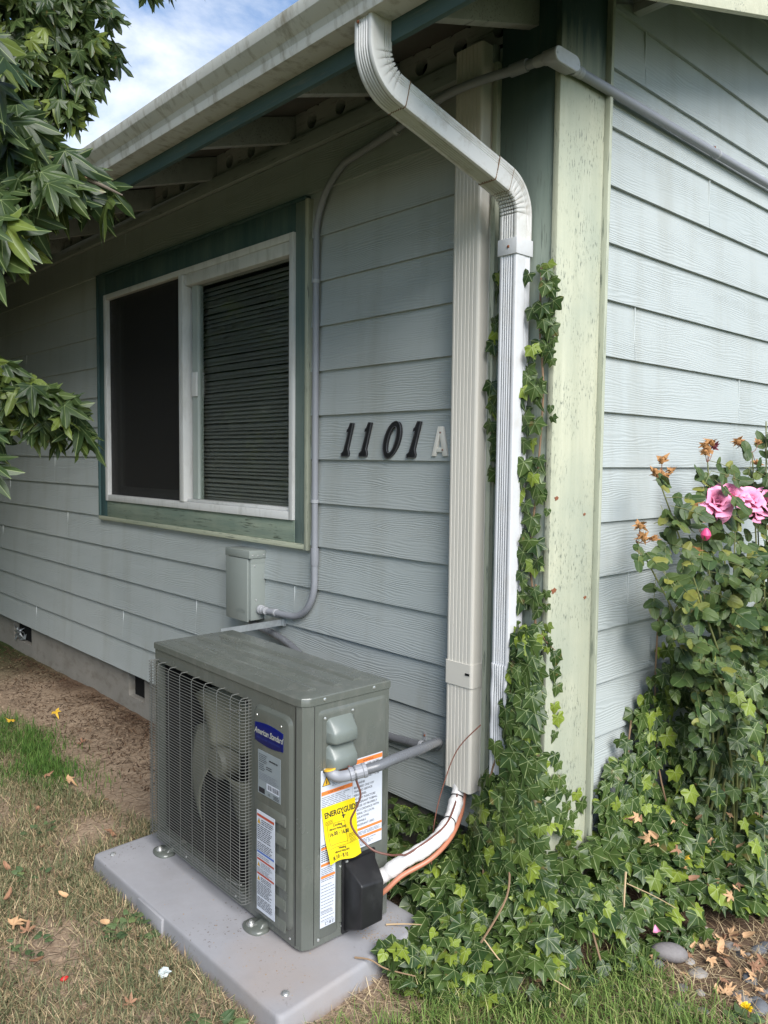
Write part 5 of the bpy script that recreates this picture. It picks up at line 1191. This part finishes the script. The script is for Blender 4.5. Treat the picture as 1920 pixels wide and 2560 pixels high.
for c in ((.17, .335, 1.46), (.17, .360, 1.505), (.17, .375, 1.455), (.17, .42, 1.47), (.17, .32, 1.47), (.17, .36, 1.44), (.17, .65, 1.56), (.17, .70, 1.57), (.17, .68, 1.545), (.17, .725, 1.555), (.17, .66, 1.535), (.17, .92, 1.575), (.17, .95, 1.565), (.17, 1.10, 1.58), (.17, 1.1, 1.50), (.17, .785, 1.41), (.17, .24, 1.30), (.17, .262, 1.26), (.17, .61, 1.31), (.17, .60, 1.36), (.2, .56, 1.20), (.2, 1.15, 1.25), (.17, .32, 1.255), (.2, 1.1, 1.08)):
    spent(c, random.uniform(.014, .021)); p = Vector(c); tp = min((Vector(q) for q in tops), key=lambda q: (q - p).length)
    if (tp - p).length > .13 or (tp - p).length < .02: tp = p + Vector((0, .03, -.05))
    stm2.tube(smooth_path([p, p.lerp(tp, .5) + Vector((0, 0, -.012)), tp], 4), .0013, 5)
stm2.build('flower_stalk', M['redstem'], rb_, smooth=True)

# ------------------------------------------------------------------ tree with star shaped leaves
tr_ = thing('sweetgum_tree', 'tree with star shaped leaves, its branches hanging in over the lawn at the left', 'tree', (-3.9, -2.9, G))
TK = [('star', dict(droop=.35, fold=.22, wav=.05)), ('star', dict(droop=.15, fold=.35, wav=.06)), ('star_wide', dict(droop=.45, fold=.20, wav=.06)), ('star', dict(droop=.6, fold=.45, wav=.05)), ('star_wide', dict(droop=.25, fold=.5, wav=.07))]
tm, tg = lib(TK, M['maple'], 'tree_leaf')
L = []
def hang(c, rad, n, s0, s1, nrm=(.3, -.5, 1), dn=.9, flatten=.75):
    for _ in range(n):
        v = rv(1)
        while v.length > 1: v = rv(1)
        p = Vector(c) + Vector((v.x * rad, v.y * rad, v.z * rad * flatten))
        tip = Vector((random.uniform(-.4, .9), random.uniform(-.5, .6), -dn * random.uniform(.25, 1.3)))
        L.append((place(p, tip, Vector(nrm) + rv(.7), random.uniform(s0, s1)), random.randrange(len(TK))))
for c, r_, n_ in (((-.70, -1.34, 2.29), .11, 17), ((-.66, -1.25, 2.215), .10, 15), ((-.665, -1.16, 2.22), .085, 11), ((-.60, -1.38, 2.13), .10, 14), ((-.62, -1.31, 2.18), .08, 9), ((-.57, -1.43, 2.02), .06, 5), ((-.50, -1.44, 2.38), .07, 5), ((-.66, -1.40, 2.24), .12, 12), ((-.53, -1.45, 2.30), .06, 4), ((-.64, -1.39, 2.05), .09, 10), ((-.66, -1.43, 2.12), .09, 9), ((-.57, -1.44, 1.97), .05, 4)):
    hang(c, r_, n_, .085, .125)
for c, r_, n_ in (((-3.45, -.52, 4.0), .30, 120), ((-3.24, -.28, 3.92), .20, 70), ((-3.16, -.19, 3.66), .17, 46), ((-3.33, -.38, 3.60), .24, 74), ((-3.20, -.23, 3.48), .13, 24), ((-3.5, -.62, 3.45), .22, 40), ((-3.3, -.3, 4.25), .3, 90), ((-3.62, -.7, 3.85), .3, 110), ((-3.42, -.48, 3.75), .26, 70), ((-3.28, -.32, 3.78), .22, 50), ((-3.5, -.6, 3.6), .25, 50), ((-3.06, -.08, 3.80), .12, 22), ((-3.10, -.12, 4.02), .16, 34)):
    hang(c, r_, int(n_ * 1.3), .095, .14, dn=1.2, flatten=1.0)
hang((-2.60, .02, 3.99), .12, 16, .08, .11, dn=1.4); hang((-2.45, .15, 4.05), .10, 10, .08, .11, dn=1.4)
for c, r_, n_ in (((-1.58, -1.13, 1.77), .11, 16), ((-1.48, -1.03, 1.72), .11, 18), ((-1.46, -.95, 1.66), .10, 15), ((-1.45, -.90, 1.60), .08, 10), ((-1.54, -1.08, 1.62), .10, 12)):
    hang(c, r_, n_, .085, .12, dn=.6)
for c, tip in (((-.60, -1.44, 1.555), (.9, .3, -.1)), ((-.60, -1.45, 1.53), (.8, .3, -.9)), ((-.585, -1.455, 1.49), (.9, .5, -.35)), ((-.60, -1.44, 1.47), (.7, .4, -.8)), ((-.64, -1.46, 1.56), (.6, .4, .3))):
    L.append((place(c, tip, Vector((.2, -.4, 1)) + rv(.3), random.uniform(.075, .092)), random.choice((0, 1, 3))))
nin = len(L)
for _ in range(5200):    # the crown proper, left of the picture
    v = rv(1)
    while v.length > 1 or v.length < .35: v = rv(1)
    p = Vector((-3.75, -2.45, 4.0)) + Vector((v.x * 2.5, v.y * 1.45, v.z * 2.0))
    if math.sin(p.x * 2.9) * math.sin(p.y * 3.3 + 1) * math.sin(p.z * 2.7) > .38: continue
    L.append((place(p, Vector((random.uniform(-.5, .5), random.uniform(-.5, .5), -1)), Vector((.1, -.2, 1)) + rv(.8), random.uniform(.10, .15)), random.randrange(len(TK))))
for _ in range(3000):    # leaf mass added beyond the picture to keep light off the left wall
    v = rv(1)
    while v.length > 1 or v.length < .4: v = rv(1)
    p = Vector((-6.9, -1.9, 2.9)) + Vector((v.x * 1.5, v.y * 1.5, v.z * 2.2))
    L.append((place(p, Vector((random.uniform(-.5, .5), random.uniform(-.5, .5), -1)), Vector((.1, -.2, 1)) + rv(.8), random.uniform(.12, .17)), random.randrange(len(TK))))
for _ in range(2600):    # unseen skirt of leaves left of the picture, put in to darken wall and window
    v = rv(1)
    while v.length > 1 or v.length < .3: v = rv(1)
    p = Vector((-4.5, -1.95, 2.5)) + Vector((v.x * 1.7, v.y * .95, v.z * 1.6))
    L.append((place(p, Vector((random.uniform(-.5, .5), random.uniform(-.5, .5), -1)), Vector((.1, -.2, 1)) + rv(.8), random.uniform(.12, .16)), random.randrange(len(TK))))
foliage(tr_, L, tm, tg, M['maple'], limit=295)
tk = MB(); P = smooth_path([(-3.9, -2.9, -.1), (-3.88, -2.88, 1.0), (-3.83, -2.8, 2.2), (-3.8, -2.6, 3.4), (-3.75, -2.5, 4.6), (-3.7, -2.45, 5.6)], 5); tk.tube(P, [.15 - .12 * i / (len(P) - 1) for i in range(len(P))], 12); tk.build('trunk', M['bark'], tr_, smooth=True)
def limb(pts, r0, r1=.004):
    P = smooth_path(pts, 7); MB().tube(P, [r0 + (r1 - r0) * i / (len(P) - 1) for i in range(len(P))], 8).build('branch', M['bark'] if r0 > .012 else M['twig'], tr_, smooth=True)
limb([(-3.84, -2.8, 2.1), (-2.9, -2.3, 2.35), (-1.8, -1.85, 2.42), (-1.0, -1.55, 2.36), (-.78, -1.38, 2.29), (-.66, -1.20, 2.23), (-.62, -1.08, 2.19)], .035, .002)
limb([(-1.0, -1.55, 2.36), (-.80, -1.50, 2.28), (-.64, -1.42, 2.17), (-.57, -1.39, 2.06)], .008, .0015); limb([(-.9, -1.5, 2.34), (-.7, -1.47, 2.40), (-.52, -1.43, 2.40)], .006, .0015)
limb([(-.74, -1.34, 2.28), (-.66, -1.27, 2.25), (-.585, -1.19, 2.20)], .004, .0012); limb([(-.78, -1.38, 2.29), (-.70, -1.36, 2.22), (-.62, -1.31, 2.15)], .004, .0012)
limb([(-3.8, -2.6, 3.3), (-3.7, -1.8, 3.9), (-3.5, -.9, 4.2), (-3.3, -.35, 4.05), (-3.15, -.12, 3.7)], .04, .003); limb([(-3.5, -.9, 4.2), (-3.0, -.35, 4.25), (-2.6, .05, 4.12), (-2.42, .2, 4.08)], .012, .002)
limb([(-3.86, -2.85, 1.5), (-3.0, -2.1, 1.75), (-2.2, -1.55, 1.85), (-1.65, -1.2, 1.78), (-1.45, -.95, 1.66)], .025, .002); limb([(-2.2, -1.55, 1.85), (-1.3, -1.6, 1.66), (-.62, -1.46, 1.54)], .008, .0015)
limb([(-3.8, -2.6, 3.4), (-4.6, -2.2, 4.2), (-5.4, -1.9, 4.6)], .05, .01); limb([(-3.77, -2.5, 4.2), (-3.0, -2.9, 4.9), (-2.2, -3.0, 5.2)], .05, .01)

hg = []  # out of view foliage reflected in the glass; height and place shaped to block sky
for cx, cy, cz, rx, ry, rz_ in ((-15, -6.5, 3.6, 3.2, 1.8, 4.2), (-11, -7.0, 4.2, 3.0, 1.7, 4.6), (-7.6, -7.2, 3.9, 2.8, 1.6, 4.3), (-4.4, -7.6, 4.3, 2.7, 1.6, 4.7), (-17, -2, 3.6, 2, 3.5, 4.2)):
    for _ in range(4600):
        v = Vector((random.gauss(0, 1), random.gauss(0, 1), random.gauss(0, 1))).normalized() * random.uniform(.75, 1.05); p = Vector((cx + v.x * rx, cy + v.y * ry, max(0.05, cz + v.z * rz_)))
        hg += [p + rv(.26), p + rv(.26), p + rv(.26)]
hgo = np_mesh('hedge', [tuple(p) for p in hg], np.arange(len(hg)).reshape(-1, 3), M['lush'], np.repeat(np.random.rand(len(hg) // 3) * .5, 3))
tag(hgo, 'tall dark hedge across the lawn, mirrored in the window, shaped to block the sky', 'hedge')
# ------------------------------------------------------------------ grass, straw and mulch
PADP = [(-1.37, -.90), (-.168, -.896), (-.21, -.27), (-1.38, -.27)]
def gz_at(x, y): return G + .022 * max(0, min(1, (y + .55) / .55)) * (1 if (-.55 < y < .2 and x < -1.4) else 0)
def patch(x, y): return .5 + .5 * math.sin(x * 5.1 + 1.3 * math.sin(y * 4.3)) * math.cos(y * 6.2 + 1.1 * math.sin(x * 3.7))
def grow(name, n, sampler, h, w, lean, mat, zoff=0.0, curve=.5, parent=None):
    pts = []
    while len(pts) < n:
        p = sampler()
        if p is None or in_poly(p[0], p[1], PADP): continue
        pts.append((p[0], p[1], gz_at(*p)))
    B = np.array(pts) + np.array([0, 0, zoff]); n = len(B); an = np.random.rand(n) * 2 * np.pi; H = np.random.uniform(h[0], h[1], n); le = np.random.uniform(lean[0], lean[1], n)
    dv = np.column_stack([np.cos(an), np.sin(an), np.zeros(n)]); sd_ = np.column_stack([-np.sin(an), np.cos(an), np.zeros(n)]) * (np.random.uniform(w[0], w[1], n))[:, None]
    l1 = le * (1 - curve); m1 = B + (dv * np.sin(l1)[:, None] + np.array([0, 0, 1]) * np.cos(l1)[:, None]) * (H * .55)[:, None]
    l2 = np.minimum(le * (1 + curve), 1.62); tp = m1 + (dv * np.sin(l2)[:, None] + np.array([0, 0, 1]) * np.cos(l2)[:, None]) * (H * .45)[:, None]
    V = np.stack([B - sd_, B + sd_, m1 + sd_ * .75, m1 - sd_ * .75, tp], 1).reshape(-1, 3)
    k = np.arange(n)[:, None] * 5; T = np.concatenate([k + [0, 1, 2], k + [0, 2, 3], k + [3, 2, 4]], 1).reshape(-1, 3)
    rn = np.repeat(np.random.rand(n), 5); return np_mesh(name, V, T, mat, rn)
U = random.uniform
def s_lawn(p0=.0):
    x, y = U(-3.4, .15), U(-2.1, -.28)
    if x > -.30 and y > -.60: return None
    if x > -.28 and y > -.95 and random.random() < .93: return None     # bare soil by the pad corner
    if y > -.50 - .25 * patch(x * .6, y) and x < -1.35: return None
    if patch(x * 1.3 + .4, y * 1.3) < p0 * random.random() * 1.6: return None
    return x, y
a = grow('straw_thatch', 34000, lambda: s_lawn(.55), (.022, .075), (.0006, .0014), (.95, 1.5), M['straw'], .004, .05); tag(a, 'dry straw coloured thatch lying over the lawn', 'dry grass')
a = grow('dull_grass', 52000, lambda: s_lawn(.80), (.022, .060), (.0008, .0019), (.4, 1.4), M['dull']); tag(a, 'thin grey green drying grass on the lawn', 'grass')
def s_lush():
    a_, r_ = U(0, 6.28), math.sqrt(random.random()); x = -2.75 + .78 * r_ * math.cos(a_); y = -.70 + .21 * r_ * math.sin(a_)
    x += random.gauss(0, .10); y += random.gauss(0, .07)
    if random.random() < (r_ - .35) * 1.3 or patch(x * 1.7, y * 2.1) < random.random() * .7: return None
    return x, y
a = grow('lush_grass', 7000, s_lush, (.025, .070), (.0009, .0020), (.15, 1.1), M['lush']); tag(a, 'lush green grass patch near the house wall', 'grass')
def s_right():
    x, y = U(-.12, .75), U(-.95, .12)
    if in_poly(x, y, BED) and random.random() < .9: return None
    if x < .02 and y > -.62 and y < -.5 and random.random() < .5: return None
    if x < -.02 and y < -.50 and random.random() < .85: return None
    if x > .38 and y > .02 and random.random() < .8: return None
    return x, y
a = grow('corner_grass', 15000, s_right, (.030, .095), (.0009, .0021), (.3, 1.5), M['grass']); tag(a, 'green grass growing in front of the ivy bed', 'grass')
def s_rstraw():
    x, y = U(-.2, 1.0), U(-.9, .7)
    return None if in_poly(x, y, BED) and random.random() < .6 else (x, y)
a = grow('corner_straw', 8500, s_rstraw, (.02, .09), (.0005, .0012), (1.15, 1.55), M['straw'], .006, .05); tag(a, 'dry stalks scattered round the pebbles and ivy edge', 'dry grass')
a = grow('mulch', 5200, lambda: (U(-6, -1.2), -.02 - .42 * random.random() ** 1.6), (.012, .05), (.0012, .0035), (1.2, 1.57), M['mulch'], .004, .03); tag(a, 'dark red brown bark litter along the foot of the wall', 'mulch')

cv = []; ct = []
for _ in range(5200):
    if random.random() < .5: x, y = U(-5.5, -1.2), U(-.75, .0)
    else: x, y = s_lawn(0) or (U(-.28, .1), U(-1.0, -.5))
    if in_poly(x, y, PADP): continue
    c = Vector((x, y, gz_at(x, y) + .001)); r_ = U(.002, .0085) * (1 if random.random() < .9 else 1.6); b = len(cv)
    cv += [c + Vector((r_ * U(.6, 1.2), 0, 0)), c + Vector((0, r_ * U(.6, 1.2), 0)), c - Vector((r_ * U(.6, 1.2), 0, 0)), c - Vector((0, r_ * U(.6, 1.2), 0)), c + Vector((r_ * U(-.3, .3), r_ * U(-.3, .3), r_ * U(.5, .9)))]
    ct += [(b, b + 1, b + 4), (b + 1, b + 2, b + 4), (b + 2, b + 3, b + 4), (b + 3, b, b + 4)]
for _ in range(420):    # crumbs blown on to the pad
    cx_, cy_, sg = random.choice(((-.25, -.43, .035), (-.29, -.47, .03), (-.36, -.77, .09), (-.7, -.80, .22), (-.30, -.36, .04)))
    x, y = random.gauss(cx_, sg), random.gauss(cy_, sg * .6)
    if not in_poly(x, y, [(-1.32, -.87), (-.19, -.87), (-.235, -.30), (-1.34, -.30)]): continue
    c = Vector((x, y, .0478)); r_ = U(.0008, .0030); b = len(cv)
    cv += [c + Vector((r_ * U(.6, 2), 0, 0)), c + Vector((0, r_ * U(.6, 1.2), 0)), c - Vector((r_ * U(.6, 1.2), 0, 0)), c - Vector((0, r_ * U(.6, 1.2), 0)), c + Vector((0, 0, r_ * U(.5, .9)))]
    ct += [(b, b + 1, b + 4), (b + 1, b + 2, b + 4), (b + 2, b + 3, b + 4), (b + 3, b, b + 4)]
cl_ = np_mesh('soil_clods', [tuple(v) for v in cv], ct, M['soil']); cl_.data.polygons.foreach_set('use_smooth', np.zeros(len(ct), bool)); tag(cl_, 'crumbs and clods of dry soil scattered over the bare ground', 'soil')
# ------------------------------------------------------------------ weeds, dead leaves, pebbles, small litter
wm, wg = lib([('ovate', dict(droop=.3, fold=.15, wav=.06)), ('ovate', dict(droop=.6, fold=.25, wav=.06))], M['weed'], 'weed_leaf')
def weed(c, n, rad, s_, label, grp=None):
    o = thing('weed', label, 'weed', c, group=grp); L2 = []
    for _ in range(n):
        a_ = U(0, 6.28); r_ = rad * math.sqrt(random.random()); d = Vector((math.cos(a_), math.sin(a_), U(.1, .9))); p = Vector(c) + Vector((math.cos(a_) * r_, math.sin(a_) * r_, U(.005, .035)))
        L2.append((wide(place(p, d, Vector((0, -.2, 1)) + rv(.4), s_ * U(.7, 1.2)), 1.35), random.randrange(2)))
    foliage(o, L2, wm, wg, M['weed'])
weed((-.88, -.955, G), 46, .075, .026, 'low broad leaved weed clump growing against the long front edge of the pad')
weed((-.32, -1.0, G), 16, .06, .034, 'pale weed with long leaves at the near corner of the pad')
for c in ((-1.42, -1.08, G), (-1.75, -.93, G), (-1.02, -1.22, G)): weed(c, 14, .055, .022, 'small flat weed in the dry lawn, ' + ('nearest the left pad corner' if c[0] < -1.3 and c[0] > -1.6 else 'nearest the green grass patch' if c[0] < -1.6 else 'closest to the red scrap'), 'small weeds in the lawn')
dl = {}
for mk in ('tan', 'browndead', 'goldleaf'):
    for i, (kd, kw) in enumerate((('star_wide', dict(droop=.5, fold=-.7, wav=.12)), ('ovate', dict(droop=-.7, fold=-.9, wav=.10)), ('star', dict(droop=-.4, fold=.8, wav=.12)))):
        dl[mk, i] = leaf_mesh('dead_leaf', kd, M[mk], seed=i + 5, **kw)
def dead(c, s_, mk, i, label, grp=None, tilt=.5, name='dead_leaf'):
    o = bpy.data.objects.new(name, dl[mk, i]); COL.objects.link(o)
    o.matrix_world = place(c, Vector((U(-1, 1), U(-1, 1), U(-.2, .2))), Vector((.1, -.3, 1)) + rv(tilt), s_); return tag(o, label, 'dead leaf', grp)
dead((-1.13, -1.235, .012), .055, 'tan', 0, 'large pale tan dead leaf at the far left edge of the lawn')
dead((-2.16, -.665, .012), .050, 'tan', 0, 'tan dead leaf lying beyond the left corner of the pad near the green grass')
dead((-3.13, -.354, .03), .05, 'goldleaf', 0, 'yellow dead leaf on the bare soil near the foundation')
dead((-3.08, -.60, .05), .05, 'goldleaf', 2, 'yellow leaf at the back of the lush grass patch'); dead((.238, .459, .17), .055, 'goldleaf', 0, 'bright yellow leaf lying on the dark ivy', tilt=.3)
lawnlab = lambda c: 'small curled dead leaf on the dry lawn ' + ('beside the green grass patch' if c[1] > -.90 and c[0] < -1.5 else 'near the front edge of the pad' if c[0] > -1.15 else 'left of the pad corner')
for c in ((-1.185, -1.042, .01), (-2.27, -.72, .02), (-.95, -1.0, .008), (-1.08, -1.21, .008), (-.90, -1.225, .008), (-1.6, -.98, .008), (-1.55, -.72, .006), (-1.85, -.62, .006), (-1.5, -1.13, .01), (-2.6, -.42, .01), (-1.3, -1.2, .01), (-1.95, -.86, .01), (-.55, -1.12, .005), (-1.75, -.40, .01)):
    dead(c, U(.026, .042), random.choice(('tan', 'browndead', 'browndead')), random.randrange(3), lawnlab(c), 'dead leaves on the lawn')
dead((.102, -.285, .03), .034, 'browndead', 1, 'rust brown dead leaf in the green grass, left of an orange curled one', 'dead leaf pair in the grass'); dead((.165, -.245, .04), .045, 'tan', 1, 'orange brown curled dead leaf in the green grass in front of the ivy', 'dead leaf pair in the grass')
def dlab(x, y):
    mk = random.choice(('tan', 'tan', 'browndead')); i = random.randrange(3)
    w_ = {'tan': 'tan', 'browndead': 'dark brown'}[mk] + (' star shaped', ' rolled up narrow', ' crinkled lobed')[i] + ' dead leaf '
    return mk, i, w_ + ('among the pebbles in front of the ivy' if not in_poly(x, y, BED) else 'on the ivy near the corner board' if y < .35 else 'on the ivy below the roses' if y < .85 else 'on the far ivy under the rose canes')
n_ = 0
while n_ < 140:
    x, y = U(0.03, .9), U(-.2, 1.7)
    if not in_poly(x, y, BED): continue
    if n_ > 45 and (y < .3 or x > .5): continue
    if n_ < 52: x, y = U(.30, .62), U(.15, .50)
    n_ += 1
    dead((x, y, (G + bed_h(x, y) * U(.9, 1.15) + .012) if in_poly(x, y, BED) else G + .02), U(.018, .036), *dlab(x, y), 'dead leaves caught in the ivy', .9)
def pebble(c, s_, mk, label, grp=None, sq=(1, .8, .55)):
    bm = bmesh.new(); bmesh.ops.create_icosphere(bm, subdivisions=3, radius=1)
    ph = [U(0, 6) for _ in range(3)]
    for v in bm.verts:
        k = 1 + .07 * math.sin(v.co.x * 2.3 + ph[0]) + .07 * math.sin(v.co.y * 2.1 + ph[1]) + .05 * math.sin(v.co.z * 2.7 + ph[2]); v.co = Vector((v.co.x * sq[0], v.co.y * sq[1], v.co.z * sq[2])) * k * s_
    me = bpy.data.meshes.new('pebble'); bm.to_mesh(me); bm.free(); me.polygons.foreach_set('use_smooth', [True] * len(me.polygons)); me.materials.append(M[mk])
    o = bpy.data.objects.new('pebble', me); COL.objects.link(o); o.location = c; o.rotation_euler = (U(-.2, .2), U(-.2, .2), U(0, 6)); return tag(o, label, 'pebble', grp)
o = pebble((.335, .195, .010), .050, 'stone0', 'large rounded mauve grey stone at the front edge of the ivy', sq=(1, .66, .55)); o.rotation_euler = (0, .1, .75)
def pb(x, y):
    k = random.randrange(5); w_ = ('small mauve grey', 'small blue grey', 'small tan', 'small dark slate', 'small pale cream')[k]
    return 'stone%d' % k, w_ + ' river pebble ' + ('right beside the large mauve stone' if math.hypot(x - .325, y - .205) < .10 else 'near the dandelion' if math.hypot(x - .60, y - .09) < .13 else 'among dry stalks at the bottom right'), 'river pebbles at the ivy edge'
k_ = 0
while k_ < 70:
    x, y = U(.22, .85), U(-.05, .50)
    if in_poly(x, y, BED) and not (x > .27 and y > .10): continue
    if math.hypot(x - .325, y - .205) < .045: continue
    k_ += 1; pebble((x, y, G + U(-.004, .004)), U(.013, .031), *pb(x, y))
def stick(name, pts, r_, mat, label, cat='twig', grp=None):
    P = smooth_path(pts, 5); o = MB().tube(P, [r_ * (1 - .45 * i / (len(P) - 1)) for i in range(len(P))], 6).build(name, M[mat], None, smooth=True); return tag(o, label, cat, grp)
stick('twig', [(-.295, -.395, .052), (-.25, -.36, .060), (-.20, -.335, .07)], .0028, 'straw_twig', 'short pale twig lying across the back of the pad from the ivy')
stick('twig', [(-.235, -.575, .052), (-.19, -.555, .058), (-.15, -.53, .04), (-.08, -.48, .03)], .003, 'twig', 'brown twig reaching over the right edge of the pad')
stick('twig', [(.10, .42, .245), (.10, .50, .24), (.11, .58, .235)], .0026, 'straw_twig', 'straight orange brown twig resting on the ivy under the roses')
stick('twig', [(.18, .20, .20), (.20, .16, .13), (.215, .14, .08)], .0035, 'straw_twig', 'upright pale broken stick leaning in the ivy near the large stone')
stick('twig', [(.19, .19, .17), (.27, .22, .15), (.33, .24, .13)], .0018, 'straw_twig', 'thin straw stalk crossing the upright stick in the ivy')
stick('twig', [(.02, -.30, .11), (.10, -.28, .05), (.19, -.24, .06), (.25, -.2, .03)], .002, 'straw_twig', 'bare curving stem between the ivy edge and the grass')
for c, mk, lb in (((.297, .175, .09), 'pink', 'fallen pink and cream rose petal low in the ivy above the large stone'), ((.383, .527, .11), 'pink', 'faded pink fallen rose petal on the ivy at the right')):
    o = bpy.data.objects.new('fallen_petal', pet[0]); COL.objects.link(o); o.matrix_world = place(c, (U(-.3, .3), .2, -1), (.5, -1, .3), .026); tag(o, lb, 'petal')
o = pebble((-.785, -1.205, -.004), .011, 'petalred', 'small bright red petal like scrap on the dry lawn', sq=(1, .7, .55)); o.name = 'red_scrap'; o['category'] = 'scrap'
m = MB(); m.lathe((-.609, -.985, .002), (.3, -.5, 1), [(0, .017), (.002, .018), (.004, .014), (.005, .004)], 7); m.tube([(-.595, -.98, .006), (-.585, -.975, .014), (-.588, -.985, .02), (-.60, -.99, .012)], .002, 6); tag(m.build('plastic_scrap', M['whitebit'], None, smooth=True), 'small pale plastic scrap lying on the dry lawn', 'scrap')
dn = thing('dandelion', 'yellow dandelion flower at the bottom right among the pebbles', 'flower', (.60, .09, G))
MB().tube(smooth_path([(.60, .09, G), (.605, .085, .01), (.612, .09, .030)], 4), .0016, 6).build('stalk', M['stem'], dn, smooth=True)
m = MB()
for i in range(46):
    a_ = U(0, 6.28); el = U(.1, 1.3); q = Vector((math.cos(a_) * math.cos(el), math.sin(a_) * math.cos(el), math.sin(el))); w_ = q.orthogonal().normalized() * .0016; p = Vector((.612, .09, .030)); m.add([p - w_, p + w_, p + q * .017 + w_, p + q * .017 - w_], [(0, 1, 2, 3)])
m.build('flower_head', M['dandelion'], dn)
weed((.60, .075, G), 9, .03, .03, 'green leaves at the foot of the dandelion')
m = MB()
for i in range(14): p = Vector((-4.87, .03, .15)) + Vector((U(-.06, .06), U(-.03, .015), U(-.05, .05))); m.add([p + rv(.03), p + rv(.03), p + rv(.03), p + rv(.03)], [(0, 1, 2), (0, 2, 3), (0, 3, 1), (1, 3, 2)])
tag(m.build('crumpled_foil', M['zinc'], None), 'crumpled silvery scrap stuffed in the far foundation vent', 'scrap')
